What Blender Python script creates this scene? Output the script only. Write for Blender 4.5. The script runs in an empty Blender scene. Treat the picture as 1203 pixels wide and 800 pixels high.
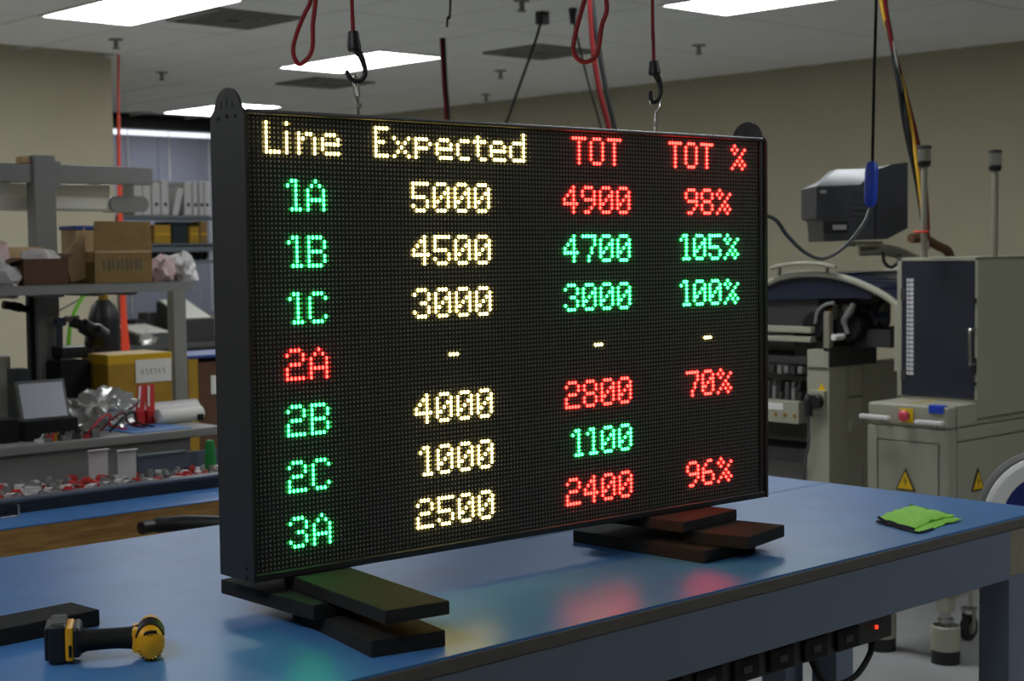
import bpy, bmesh, math, random
from mathutils import Matrix, Vector
random.seed(7)
sc = bpy.context.scene
COL = sc.collection
R = math.radians
# ------------------------------------------------------------------ camera
CAM = Vector((-1.4062, -2.0985, 1.5287))
RIGHT = Vector((0.72870, -0.68474, -0.01200)).normalized()
FWD = Vector((0.68310, 0.72810, -0.05730)).normalized()
DOWN = FWD.cross(RIGHT).normalized()
RIGHT = DOWN.cross(FWD).normalized()
FPX = 1844.57
cd = bpy.data.cameras.new('camera')
cam = bpy.data.objects.new('camera', cd)
COL.objects.link(cam)
UP = -DOWN
cam.matrix_world = Matrix(((RIGHT.x, UP.x, -FWD.x, CAM.x), (RIGHT.y, UP.y, -FWD.y, CAM.y),
                           (RIGHT.z, UP.z, -FWD.z, CAM.z), (0, 0, 0, 1)))
cd.sensor_width = 36
cd.lens = FPX / 1203 * 36
cd.clip_start = 0.05
cd.dof.use_dof = True
cd.dof.focus_distance = 2.75
cd.dof.aperture_fstop = 8.0
sc.camera = cam
# ------------------------------------------------------------------ world, exposure
w = bpy.data.worlds.new('world')
sc.world = w
w.use_nodes = True
w.node_tree.nodes['Background'].inputs[0].default_value = (0.6, 0.7, 0.9, 1)
w.node_tree.nodes['Background'].inputs[1].default_value = 0.0
sc.view_settings.view_transform = 'Standard'
sc.view_settings.look = 'None'
sc.view_settings.gamma = 1
sc.view_settings.use_curve_mapping = False
sc.view_settings.exposure = 0.0
PANEL_STRENGTH = 15.0
sc.cycles.use_denoising = True
sc.cycles.max_bounces = 8
sc.cycles.diffuse_bounces = 5
sc.cycles.sample_clamp_indirect = 4


# ------------------------------------------------------------------ pixel helpers (photo frame 1203x800) -> room points
def ray(x, y):
    return RIGHT * ((x - 601.5) / FPX) + DOWN * ((y - 400) / FPX) + FWD


def pY(x, y, Y):
    d = ray(x, y)
    return CAM + d * ((Y - CAM.y) / d.y)


def pX(x, y, X):
    d = ray(x, y)
    return CAM + d * ((X - CAM.x) / d.x)


def pZ(x, y, Z):
    d = ray(x, y)
    return CAM + d * ((Z - CAM.z) / d.z)


def pD(x, y, D):
    return CAM + ray(x, y) * D


# ------------------------------------------------------------------ materials
def lin(c):
    c = c / 255
    return c / 12.92 if c <= 0.04045 else ((c + 0.055) / 1.055) ** 2.4


def mat(name, rgb, rough=0.5, metal=0.0, var=0.0, scale=30.0, bump=0.0, spec=0.5, trans=0.0, alpha=1.0, emit=None, estr=0.0,
        coat=0.0, rgb2=None, stretch=None, sheen=0.0):
    m = bpy.data.materials.new(name)
    m.use_nodes = True
    nt = m.node_tree
    b = nt.nodes['Principled BSDF']
    col = tuple(lin(v) for v in rgb) + (1,)
    b.inputs['Base Color'].default_value = col
    b.inputs['Roughness'].default_value = rough
    b.inputs['Metallic'].default_value = metal
    b.inputs['Specular IOR Level'].default_value = spec
    b.inputs['Transmission Weight'].default_value = trans
    b.inputs['Alpha'].default_value = alpha
    b.inputs['Coat Weight'].default_value = coat
    b.inputs['Sheen Weight'].default_value = sheen
    if emit:
        b.inputs['Emission Color'].default_value = tuple(emit) + (1,)
        b.inputs['Emission Strength'].default_value = estr
    if var > 0 or bump > 0 or rgb2:
        tc = nt.nodes.new('ShaderNodeTexCoord')
        mp = nt.nodes.new('ShaderNodeMapping')
        if stretch:
            mp.inputs['Scale'].default_value = stretch
        nz = nt.nodes.new('ShaderNodeTexNoise')
        nz.inputs['Scale'].default_value = scale
        nz.inputs['Detail'].default_value = 5
        nt.links.new(tc.outputs['Object'], mp.inputs[0])
        nt.links.new(mp.outputs[0], nz.inputs['Vector'])
        if var > 0 or rgb2:
            mx = nt.nodes.new('ShaderNodeMix')
            mx.data_type = 'RGBA'
            c2 = tuple(lin(v) for v in rgb2) + (1,) if rgb2 else tuple(v * (1 - var) for v in col[:3]) + (1,)
            mx.inputs[6].default_value = col
            mx.inputs[7].default_value = c2
            rp = nt.nodes.new('ShaderNodeValToRGB')
            rp.color_ramp.elements[0].position = 0.35
            rp.color_ramp.elements[1].position = 0.7
            nt.links.new(nz.outputs[0], rp.inputs[0])
            nt.links.new(rp.outputs[0], mx.inputs[0])
            nt.links.new(mx.outputs[2], b.inputs['Base Color'])
        if bump > 0:
            bp = nt.nodes.new('ShaderNodeBump')
            bp.inputs['Strength'].default_value = bump
            bp.inputs['Distance'].default_value = 0.004
            nt.links.new(nz.outputs[0], bp.inputs['Height'])
            nt.links.new(bp.outputs[0], b.inputs['Normal'])
    return m


def emat(name, rgb, strength):
    m = bpy.data.materials.new(name)
    m.use_nodes = True
    nt = m.node_tree
    nt.nodes.remove(nt.nodes['Principled BSDF'])
    e = nt.nodes.new('ShaderNodeEmission')
    e.inputs[0].default_value = tuple(rgb) + (1,)
    e.inputs[1].default_value = strength
    nt.links.new(e.outputs[0], nt.nodes['Material Output'].inputs[0])
    return m


MT = dict(
    wall=mat('wall_paint', (176, 169, 145), 0.85, var=0.05, scale=3, bump=0.05),
    ceil=mat('ceiling_tile', (228, 228, 224), 0.95, var=0.06, scale=60, bump=0.25),
    tbar=mat('ceiling_grid_paint', (196, 196, 192), 0.6),
    floor=mat('floor_vinyl', (172, 174, 174), 0.28, var=0.12, scale=2.5),
    panel=emat('light_diffuser', (0.93, 0.97, 1.0), PANEL_STRENGTH),
    lframe=mat('light_frame', (220, 220, 218), 0.5),
    vent=mat('vent_metal', (120, 120, 116), 0.6),
    charcoal=mat('charcoal_powder_coat', (42, 42, 43), 0.45, var=0.1, scale=200, bump=0.05),
    bezel=mat('bezel_black', (30, 30, 31), 0.5),
    mask=mat('led_mask', (44, 44, 42), 0.7),
    ledoff=mat('unlit_led', (118, 116, 104), 0.4),
    rail=mat('anodised_rail', (120, 120, 122), 0.38, metal=0.6),
    led_w=emat('led_warm_white', (1.0, 0.76, 0.19), 24.0),
    led_r=emat('led_red', (1.0, 0.0125, 0.009), 36.0),
    led_g=emat('led_green', (0.02, 1.0, 0.125), 26.0),
    steel=mat('bright_steel', (190, 190, 188), 0.25, metal=1.0),
    blackp=mat('black_plastic', (24, 24, 26), 0.45),
    blackm=mat('black_matte', (18, 18, 19), 0.75, spec=0.3),
    redcord=mat('red_bungee', (140, 12, 28), 0.6, var=0.25, scale=300, bump=0.2),
    foam=mat('black_foam', (25, 25, 24), 0.85, var=0.45, scale=350, bump=0.9),
    mat_blue=mat('blue_bench_mat', (76, 127, 188), 0.36, var=0.12, scale=9, bump=0.02, spec=0.2),
    edge=mat('bench_edge', (92, 88, 84), 0.6, var=0.1, scale=40),
    slate=mat('slate_steel_paint', (104, 116, 138), 0.45, var=0.06, scale=15),
    slate_d=mat('dark_slate_paint', (62, 70, 92), 0.5),
    tan=mat('tan_plate', (132, 128, 112), 0.6, var=0.1, scale=60),
    yellow=mat('tool_yellow', (222, 160, 12), 0.4, bump=0.03, scale=80),
    cloth=mat('green_microfibre', (134, 226, 40), 0.95, var=0.15, scale=260, bump=0.6, sheen=0.3),
    navy=mat('navy_binding', (18, 24, 52), 0.8),
    cream=mat('machine_cream', (162, 160, 142), 0.5, var=0.05, scale=8),
    seam=mat('panel_seam', (46, 45, 40), 0.7),
    dark=mat('machine_dark', (48, 49, 48), 0.6),
    glassd=mat('smoked_door', (74, 78, 90), 0.12, trans=0.55, spec=0.6),
    white=mat('white_plastic', (226, 226, 222), 0.5),
    warn=mat('warning_yellow', (232, 190, 20), 0.5),
    pink=mat('stop_red', (214, 70, 96), 0.4),
    bluep=mat('blue_plastic', (30, 70, 190), 0.4),
    navyreel=mat('reel_blue', (22, 38, 110), 0.45),
    greyrub=mat('reel_grey', (120, 120, 118), 0.5),
    smoke=mat('smoked_hood', (36, 42, 60), 0.25, spec=0.6),
    crt=mat('crt_dark_grey', (27, 28, 33), 0.4),
    grey=mat('bench_grey_steel', (138, 137, 133), 0.5, var=0.06, scale=10),
    grey_d=mat('bench_apron_grey', (76, 78, 78), 0.55),
    wood=mat('bench_wood', (182, 140, 78), 0.55, rgb2=(140, 100, 52), scale=6, stretch=(1.5, 14, 14), bump=0.1),
    card=mat('cardboard', (140, 112, 62), 0.8, var=0.15, scale=25),
    card_l=mat('cardboard_light', (190, 158, 116), 0.8, var=0.12, scale=25),
    card_d=mat('cardboard_brown', (96, 66, 44), 0.8, var=0.15, scale=25),
    card_y=mat('taped_carton', (176, 136, 40), 0.45, var=0.2, scale=14),
    tape=mat('yellow_tape', (214, 170, 40), 0.3),
    paper=mat('paper_white', (226, 224, 216), 0.7),
    print=mat('printed_grey', (96, 86, 70), 0.8),
    bag=mat('translucent_bag', (214, 208, 206), 0.35, bump=0.5, scale=40, trans=0.15),
    pinkbag=mat('pink_foam_bag', (218, 188, 186), 0.5, bump=0.3, scale=40),
    silver=mat('silver_film', (196, 194, 190), 0.22, metal=0.55, bump=0.6, scale=45),
    tube=mat('fixture_ivory', (236, 232, 214), 0.5),
    orange=mat('orange_red_hose', (222, 66, 30), 0.5),
    lime=mat('lime_hose', (120, 200, 40), 0.5),
    brass=mat('brass', (190, 150, 60), 0.35, metal=0.8),
    blind=mat('blind_slate_blue', (124, 126, 142), 0.7),
    dkgreen=mat('dark_green_bin', (22, 40, 44), 0.6),
    green=mat('green_plastic', (24, 130, 60), 0.5),
    shelf=mat('shelf_blue_grey', (104, 114, 120), 0.5),
    daylight=emat('daylight_gap', (0.86, 0.92, 1.0), 1.3),
    binder=mat('binder_white', (206, 204, 204), 0.6),
    red=mat('red_connector', (196, 40, 40), 0.45),
    yellow_c=mat('yellow_cable', (206, 160, 40), 0.5),
    dkred=mat('dark_red_cable', (92, 14, 16), 0.8, spec=0.2),
    clear=mat('clear_lens', (150, 152, 146), 0.15, trans=0.6, alpha=0.8),
    screen=mat('grey_panel', (150, 152, 160), 0.35),
    indicator=emat('indicator_red', (1, 0.05, 0.02), 1.5),
    blacktray=mat('black_channel', (26, 29, 38), 0.5),
    traygrey=mat('tray_slate', (88, 96, 108), 0.45),
    bluelid=mat('blue_lid', (50, 70, 140), 0.5),
    rub=mat('dark_rubber', (30, 30, 30), 0.75),
)


# ------------------------------------------------------------------ builders
class B:
    def __init__(s):
        s.bm = bmesh.new()

    def _merge(s, t, M=None):
        if M is not None:
            t.transform(M)
        me = bpy.data.meshes.new('t')
        t.to_mesh(me)
        t.free()
        s.bm.from_mesh(me)
        bpy.data.meshes.remove(me)
        return s

    def box(s, x0, x1, y0, y1, z0, z1, bev=0.0, M=None, seg=2):
        t = bmesh.new()
        bmesh.ops.create_cube(t, size=1)
        bmesh.ops.scale(t, vec=(x1 - x0, y1 - y0, z1 - z0), verts=t.verts)
        bmesh.ops.translate(t, vec=((x0 + x1) / 2, (y0 + y1) / 2, (z0 + z1) / 2), verts=t.verts)
        if bev > 0:
            bmesh.ops.bevel(t, geom=t.edges[:], offset=bev, segments=seg, affect='EDGES', profile=0.5)
        return s._merge(t, M)

    def cyl(s, p0, p1, r0, r1=None, seg=16, bev=0.0):
        p0, p1 = Vector(p0), Vector(p1)
        r1 = r0 if r1 is None else r1
        L = (p1 - p0).length
        if bev > 0:
            prof = [(0, 0), (r0 - bev, 0), (r0, bev), (r1, L - bev), (r1 - bev, L), (0, L)]
        else:
            prof = [(0, 0), (r0, 0), (r1, L), (0, L)]
        return s.lathe(prof, p0, p1 - p0, seg)

    def lathe(s, prof, origin, axis, seg=24, sx=1.0, sy=1.0):
        q = Vector(axis).normalized().to_track_quat('Z', 'Y')
        o = Vector(origin)
        rings = []
        for r, z in prof:
            if r < 1e-6:
                rings.append([s.bm.verts.new(o + q @ Vector((0, 0, z)))])
            else:
                rings.append([s.bm.verts.new(o + q @ Vector((r * sx * math.cos(2 * math.pi * i / seg), r * sy * math.sin(2 * math.pi * i / seg), z)))
                              for i in range(seg)])
        for a, b in zip(rings, rings[1:]):
            for i in range(seg):
                j = (i + 1) % seg
                if len(a) == 1 and len(b) == 1:
                    continue
                if len(a) == 1:
                    s.bm.faces.new((a[0], b[j], b[i]))
                elif len(b) == 1:
                    s.bm.faces.new((a[i], a[j], b[0]))
                else:
                    s.bm.faces.new((a[i], a[j], b[j], b[i]))
        return s

    def tube(s, pts, r, seg=8, smooth=True, closed=False, flat=1.0):
        pts = [Vector(p) for p in pts]
        if smooth and len(pts) > 2:
            out = []
            n = len(pts)
            rng = range(n if closed else n - 1)
            for i in rng:
                p1, p2 = pts[i], pts[(i + 1) % n]
                p0 = pts[i - 1] if (i > 0 or closed) else p1 * 2 - p2
                p3 = pts[(i + 2) % n] if (i + 2 < n or closed) else p2 * 2 - p1
                for k in range(6):
                    t = k / 6
                    out.append(0.5 * ((2 * p1) + (p2 - p0) * t + (2 * p0 - 5 * p1 + 4 * p2 - p3) * t * t + (3 * p1 - p0 - 3 * p2 + p3) * t ** 3))
            if not closed:
                out.append(pts[-1])
            pts = out
        n = len(pts)
        rings = []
        up = None
        for i in range(n):
            a = pts[i - 1] if (i > 0 or closed) else pts[i]
            b = pts[(i + 1) % n] if (i < n - 1 or closed) else pts[i]
            t = (b - a).normalized()
            if up is None:
                up = t.orthogonal().normalized()
            up = (up - t * up.dot(t))
            up = up.normalized() if up.length > 1e-5 else t.orthogonal().normalized()
            sd = t.cross(up)
            rr = r[min(i * len(r) // n, len(r) - 1)] if isinstance(r, (list, tuple)) else r
            rings.append([s.bm.verts.new(pts[i] + up * (rr * math.cos(2 * math.pi * k / seg)) + sd * (rr * flat * math.sin(2 * math.pi * k / seg)))
                          for k in range(seg)])
        m = n if closed else n - 1
        for i in range(m):
            a, b = rings[i], rings[(i + 1) % n]
            for k in range(seg):
                s.bm.faces.new((a[k], a[(k + 1) % seg], b[(k + 1) % seg], b[k]))
        if not closed:
            s.bm.faces.new(rings[0][::-1])
            s.bm.faces.new(rings[-1])
        return s

    def prism(s, poly, o, u, v, t, holes=()):
        """polygon (a,b) -> o + a*u + b*v, extruded by vector t, with optional holes"""
        o, u, v, t = Vector(o), Vector(u), Vector(v), Vector(t)
        tm = bmesh.new()
        ed = []
        for lp in (poly,) + tuple(holes):
            vs = [tm.verts.new(o + u * a + v * b) for a, b in lp]
            ed += [tm.edges.new((vs[i], vs[(i + 1) % len(vs)])) for i in range(len(vs))]
        if holes:
            bmesh.ops.triangle_fill(tm, edges=ed, use_beauty=True)
        else:
            tm.faces.new(tm.verts[:])
        r = bmesh.ops.extrude_face_region(tm, geom=tm.faces[:])
        bmesh.ops.translate(tm, vec=t, verts=[g for g in r['geom'] if isinstance(g, bmesh.types.BMVert)])
        bmesh.ops.recalc_face_normals(tm, faces=tm.faces[:])
        return s._merge(tm)

    def quadstrip(s, rows):
        g = [[s.bm.verts.new(p) for p in r] for r in rows]
        for a, b in zip(g, g[1:]):
            for i in range(len(a) - 1):
                s.bm.faces.new((a[i], a[i + 1], b[i + 1], b[i]))
        return s

    def blob(s, c, rx, ry, rz, seed=0, amp=0.18, sub=3, floor=None, freq=1.0):
        rnd = random.Random(seed)
        dirs = [(Vector((rnd.gauss(0, 1), rnd.gauss(0, 1), rnd.gauss(0, 1))).normalized(), rnd.uniform(2, 7) * freq, rnd.uniform(0, 6)) for _ in range(9)]
        t = bmesh.new()
        bmesh.ops.create_icosphere(t, subdivisions=sub, radius=1)
        for vv in t.verts:
            n = vv.co.normalized()
            k = 1 + amp * sum(math.sin(f * n.dot(d) * 2 + p) for d, f, p in dirs) / 3
            vv.co = Vector((c[0] + n.x * rx * k, c[1] + n.y * ry * k, c[2] + n.z * rz * k))
            if floor is not None and vv.co.z < floor:
                vv.co.z = floor
        return s._merge(t)

    def build(s, name, m, parent=None, sharp=35, M=None):
        if M is not None:
            s.bm.transform(M)
        off = Vector((0, 0, 0))
        p = parent
        while p is not None:
            off += p.location
            p = p.parent
        if off.length > 0:
            s.bm.transform(Matrix.Translation(-off))
        bmesh.ops.recalc_face_normals(s.bm, faces=s.bm.faces[:])
        me = bpy.data.meshes.new(name)
        s.bm.to_mesh(me)
        s.bm.free()
        me.materials.append(MT[m] if isinstance(m, str) else m)
        me.shade_smooth()
        me.set_sharp_from_angle(angle=R(sharp))
        ob = bpy.data.objects.new(name, me)
        wn = ob.modifiers.new('weighted_normals', 'WEIGHTED_NORMAL')
        wn.keep_sharp = True
        COL.objects.link(ob)
        if parent is not None:
            ob.parent = parent
        return ob


def thing(name, label, cat, loc, group=None):
    o = bpy.data.objects.new(name, None)
    o.empty_display_size = 0.05
    COL.objects.link(o)
    o.location = loc
    return tag(o, label, cat, group)


def tag(o, label, cat=None, group=None):
    o['label'] = label
    if cat:
        o['category'] = cat
    if group:
        o['group'] = group
    return o


def struct(o, label=None):
    o['kind'] = 'structure'
    if label:
        o['label'] = label
    return o


def stuff(o, label=None):
    o['kind'] = 'stuff'
    if label:
        o['label'] = label
    return o


def box(*a, **k):
    return B().box(*a, **k)


def pcopy(src, parent, dx=0, dy=0, dz=0):
    o = src.copy()
    COL.objects.link(o)
    o.parent = parent
    o.location = src.location + Vector((dx, dy, dz))
    return o


# ================================================================== room shell
H = 2.87
XW, YB, YL, XL = 8.33, 11.9, 7.62, 4.0
XMIN, YMIN = -4.5, -5.0
floor = struct(box(XMIN - 1, XW + 0.1, YMIN - 0.1, YB + 0.1, -0.1, 0).build('floor', 'floor'), 'pale grey glossy floor')
ceiling = struct(box(XMIN - 1, XW + 0.1, YMIN - 0.1, YB + 0.1, H + 0.03, H + 0.13).build('ceiling', 'ceil'), 'suspended ceiling of pale tiles')
struct(box(XW, XW + 0.1, YMIN, YB, 0, H + 0.03).build('wall_right', 'wall'), 'plain tan painted wall')
struct(box(XMIN - 1, XL, YL, YL + 0.12, 0, H + 0.03).build('wall_left', 'wall'), 'plain beige painted wall')
struct(box(XL - 0.12, XL, YL + 0.12, YB, 0, H + 0.03).build('wall_return', 'wall'), 'beige return wall beside the window bay')
wb = struct(box(XL - 0.12, XW, YB, YB + 0.12, 0, H + 0.03).build('wall_back', 'wall'), 'back wall behind the racks')
struct(box(XMIN - 1, XW, YMIN - 0.1, YMIN, 0, H + 0.03).build('wall_rear', 'wall'), 'wall behind the viewer')
struct(box(XMIN - 1.1, XMIN - 1, YMIN, YL, 0, H + 0.03).build('wall_side', 'wall'), 'far side wall')

# ceiling tiles 0.61 x 1.22 in a T-bar grid
GX, GY, CX, CY = 5.16, 4.94, 0.61, 1.22
lights = {(0, 1), (0, -2), (-4, 0), (2, 4), (-8, 1), (-4, -3), (-4, -6), (-12, -5), (-12, -2)}
SEEN = {(0, 1), (0, -2), (-4, 0), (2, 4)}
vents = {(1, 2, 'a'): (6.02, 8.0), (0, 0, 'b'): (5.95, 5.02), (-3, 0, 'c'): (3.5, 5.2)}
ventcells = {(1, 2), (1, 0), (-3, 0)}
tile_me = None
grid = B()
for i in range(-13, 6):
    for j in range(-6, 6):
        x0, y0 = GX + i * CX, GY + j * CY
        if x0 + CX > XW + 0.02 or y0 + CY > YB + 0.02:
            continue
        if (i, j) in lights or (i, j) in ventcells:
            continue
        if x0 < XL and y0 + CY > YL + 0.3 and x0 + CX <= XL:
            continue
        if tile_me is None:
            t = box(0.012, CX - 0.012, 0.012, CY - 0.012, H - 0.004, H + 0.03, bev=0.004, seg=1).build('ceiling_tile', 'ceil', ceiling)
            tile_me = t.data
        else:
            t = bpy.data.objects.new('ceiling_tile', tile_me)
            COL.objects.link(t)
            t.parent = ceiling
        t.location = (x0, y0, 0)
for i in range(-13, 7):
    x = GX + i * CX
    if x < XW:
        grid.box(x - 0.012, x + 0.012, GY - 6 * CY, YL if x < XL else YB, H - 0.001, H + 0.03)
for j in range(-6, 6):
    y = GY + j * CY
    if y < YB:
        grid.box(GX - 13 * CX if y < YL else XL, XW, y - 0.012, y + 0.012, H - 0.0015, H + 0.03)
grid.build('ceiling_grid', 'tbar', ceiling)

lab = {(0, 1): 'bright fluorescent ceiling panel beside the row of hanging cables', (0, -2): 'bright fluorescent ceiling panel near the tan wall above the machines',
       (-4, 0): 'bright fluorescent ceiling panel near the end of the beige wall', (2, 4): 'bright fluorescent ceiling panel close to the blinds and racks',
       (-4, -3): 'bright fluorescent ceiling panel over the aisle behind the sign', (-8, -2): 'bright fluorescent ceiling panel above the blue mat table',
       (-12, -2): "bright fluorescent ceiling panel far out over the open floor", (-4, -6): 'bright fluorescent ceiling panel in the aisle away from the table', (-12, -5): 'bright fluorescent ceiling panel beyond the drill end of the table',
       (-8, 1): 'bright fluorescent ceiling panel above the steel bench'}
for (i, j) in sorted(lights):
    x0, y0 = GX + i * CX, GY + j * CY
    if x0 < XL and y0 > YL:
        continue
    # panels outside the picture continue the rows and columns of the ones in view
    L = thing('ceiling_light' if (i, j) in SEEN else 'ceiling_light_offscreen', lab[(i, j)], 'light', (x0, y0, H), 'fluorescent ceiling panels')
    fr = B()
    fr.box(x0 + .012, x0 + CX - .012, y0 + .012, y0 + .03, H - .01, H + .03)
    fr.box(x0 + .012, x0 + CX - .012, y0 + CY - .03, y0 + CY - .012, H - .01, H + .03)
    fr.box(x0 + .012, x0 + .03, y0 + .03, y0 + CY - .03, H - .01, H + .03)
    fr.box(x0 + CX - .03, x0 + CX - .012, y0 + .03, y0 + CY - .03, H - .01, H + .03)
    fr.build('frame', 'lframe', L)
    box(x0 + .03, x0 + CX - .03, y0 + .03, y0 + CY - .03, H - .006, H + .02).build('diffuser', 'panel', L)
for n, (i, j) in enumerate(sorted(ventcells)):
    x0, y0 = GX + i * CX, GY + j * CY
    L = thing('ceiling_vent', ['dark square air vent beside the panel near the beige wall', 'dark square air vent in the ceiling between two cables',
                               'dark square air vent beyond the panel by the red hose loop'][n], 'vent', (x0, y0, H), 'ceiling air vents')
    cx, cy = x0 + CX / 2, y0 + CY / 2
    box(x0 + .012, x0 + CX - .012, y0 + .012, cy - .28, H - .002, H + .03).build('tile', 'ceil', L)
    box(x0 + .012, x0 + CX - .012, cy + .28, y0 + CY - .012, H - .002, H + .03).build('tile', 'ceil', L)
    b = B()
    for k in range(4):
        a = .28 - k * .065
        z = H - .004 - k * 0.0 - .012
        for (xa, xb, ya, yb) in ((cx - a, cx + a, cy - a, cy - a + .03), (cx - a, cx + a, cy + a - .03, cy + a), (cx - a, cx - a + .03, cy - a + .03, cy + a - .03), (cx + a - .03, cx + a, cy - a + .03, cy + a - .03)):
            b.box(xa, xb, ya, yb, z, H)
    b.build('louvre', 'vent', L)
    box(cx - .28, cx + .28, cy - .28, cy + .28, H + .022, H + .03).build('duct_back', 'vent', L)


def sprinkler(px, py, where):
    p = pZ(px, py - 3, H)
    L = thing('sprinkler_head', 'small sprinkler head in the ceiling ' + where, 'sprinkler', (p.x, p.y, H), 'ceiling sprinklers')
    B().cyl((p.x, p.y, H - .012), (p.x, p.y, H), .045, .045, 14).build('escutcheon', 'vent', L)
    B().cyl((p.x, p.y, H - .06), (p.x, p.y, H - .012), .014, .014, 10).cyl((p.x, p.y, H - .066), (p.x, p.y, H - .06), .024, .024, 10).build('deflector', 'vent', L)


for q, wh in (((136, 48), 'above the orange-red hose'), ((190, 87), 'between the hose and the window'), ((588, 85), 'beside the plugged black cord'),
              ((571, 113), 'close to the tan wall'), ((821, 55), 'beyond the bungee hook'), ((613, 2), 'near the hanging black plug')):
    sprinkler(*q, wh)

# window with blinds on the back wall
wz0, wz1 = 0.95, 2.80
zsof, zbl = pY(190, 151.5, YB - .35).z, pY(190, 160, YB - .16).z
win = struct(box(XL + .02, 7.6, YB - .02, YB + .02, wz0, wz1).build('window_1', 'daylight'), 'window behind blue-grey blinds')
b = box(XL, 8.3, YB - .35, YB - .1, zsof, H + .02)
struct(b.build('trim_1', 'blackm'), 'dark soffit above the blinds')
bx0 = XL + .02
for k in range(9):
    x0 = bx0 + k * .46
    box(x0 + .006, x0 + .454, YB - .16, YB - .13, 0.9, zbl, bev=.006).build('blind_panel', 'blind', win)
    B().tube([(x0 + .12, YB - .175, 0.95), (x0 + .12, YB - .175, zsof)], .004, 6).build('blind_cord', 'paper', win)

# ================================================================== worktables under the display
ZT = 0.93
TX0, TX1 = -0.95, 1.885
TYF, TYS, TYB = -0.358, 0.245, 0.862


def worktable(label, y0, y1):
    T = thing('work_table', label, 'table', ((TX0 + TX1) / 2, (y0 + y1) / 2, 0))
    box(TX0, TX1, y0, y1, ZT - .027, ZT - .004, bev=.002, seg=1).build('table_top', 'edge', T)
    for ya, yb in ((y0 + .002, y0 + .016), (y1 - .016, y1 - .002)):
        box(TX0 + .05, TX1 - (.165 if ya < y0 + .01 else .075), ya, yb, ZT - .135, ZT - .027, bev=.002, seg=1).build('apron', 'slate', T)
    for xa, xb in ((TX0 + .002, TX0 + .016), (TX1 - .016, TX1 - .002)):
        box(xa, xb, y0 + .016, y1 - .016, ZT - .135, ZT - .027, bev=.002, seg=1).build('apron', 'slate', T)
    for xl in (TX0 + .005, TX1 - .08):
        for ya in (y0 + .004, y1 - .079):
            xa = xl if xl < 0 or ya > y0 + .1 else TX1 - .166
            lg = box(xa, xa + .075, ya, ya + .075, 0.02, ZT - .128, bev=.004).build('leg', 'slate', T)
            box(xa - .001, xa + .076, ya - .001, ya + .076, ZT - .13, ZT - .027, bev=.002, seg=1).build('corner_bracket', 'tan', lg)
            B().cyl((xa + .037, ya + .037, 0), (xa + .037, ya + .037, .03), .03, .02, 14).build('levelling_foot', 'rub', lg)
    return T


worktable('front slate steel work table carrying the LED sign', TYF, TYS - .004)
worktable('rear slate steel work table behind the LED sign', TYS + .004, TYB)
# blue bench mats: L-shaped main mat, and the back piece that leaves a visible joint
o = B().prism([(TX0, TYF + .001), (TX1, TYF + .001), (TX1, TYS - .003), (0.82, TYS - .003), (0.82, TYB), (TX0, TYB)],
              (0, 0, ZT - .004), (1, 0, 0), (0, 1, 0), (0, 0, .004)).build('bench_mat', 'mat_blue')
tag(o, 'large blue bench mat under the LED sign and the power drill', 'mat')
o = box(0.824, TX1, TYS + .003, TYB, ZT - .004, ZT - .0005, bev=.001, seg=1).build('bench_mat', 'mat_blue')
tag(o, 'blue bench mat piece beyond the joint, behind the sign near the machines', 'mat')

# power strip under the front apron
ps = thing('power_strip', 'black power strip with a red lamp mounted below the table apron', 'power strip', (0.9, TYF + .05, ZT - .19))
pxa, pxb = pY(540, 800, TYF + .02).x, pY(1048, 700, TYF + .02).x
box(pxa - .3, pxb, TYF + .02, TYF + .075, ZT - .187, ZT - .135, bev=.003).build('housing', 'blackp', ps)
for k in range(9):
    xx = pxb - .16 - k * .105
    ou = box(xx - .036, xx + .036, TYF + .012, TYF + .022, ZT - .182, ZT - .14, bev=.003).build('outlet', 'blackm', ps)
    box(xx - .012, xx + .012, TYF + .010, TYF + .013, ZT - .168, ZT - .156).build('socket', 'dark', ou)
box(pxb - .060, pxb - .055, TYF + .015, TYF + .022, ZT - .162, ZT - .154, bev=.001).build('switch_lamp', 'indicator', ps)
cx = pxb - .03
o = B().tube([(cx, TYF + .045, ZT - .185), (cx - .02, TYF + .04, ZT - .22), (cx - .09, TYF + .03, ZT - .25), (cx - .18, TYF + .03, ZT - .245), (cx - .22, TYF + .04, ZT - .187)], .006, 8).build('cord', 'blackm', ps)

# ================================================================== LED sign
DM = Matrix.Translation((0, 0, 1.744)) @ Matrix.Rotation(R(-2.8), 4, 'Z')
P = 0.00762
W_, H_ = 159 * P, 95 * P
SX0, SX1, SZ0, SZ1 = -.010, 1.231, -.741, .0125
SY0, SY1 = -.006, .095
sg = thing('led_sign', 'large black LED scoreboard sign showing a production table', 'sign', DM @ Vector((W_ / 2, .045, SZ0)))
box(SX0, SX1, .004, SY1, SZ0, SZ1 - .004, bev=.003, seg=1).build('cabinet', 'charcoal', sg, M=DM)
b = B()
b.box(SX0, SX1, SY0, .012, -H_ - P * .62 - .012, -H_ - P * .62, bev=.0015, seg=1)
b.box(SX0, SX0 + .0055, SY0 + .002, .012, -H_ - P * .62, P * .62, bev=.001, seg=1)
b.box(W_ + P * .62, SX1, SY0 + .002, .012, -H_ - P * .62, P * .62, bev=.001, seg=1)
b.box(SX0, SX1, SY0, .012, P * .62, SZ1 - .004, bev=.0015, seg=1)
b.build('front_bezel', 'bezel', sg, M=DM)
box(SX0 + .004, SX1 - .004, SY0, SY1 + .002, SZ1 - .005, SZ1, bev=.0018).build('top_rail', 'rail', sg, M=DM)
box(SX0 + .004, SX1 - .004, SY0 + .004, SY1 + .002, SZ0 - .001, SZ0 + .004, bev=.001).build('bottom_rail', 'charcoal', sg, M=DM)
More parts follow.
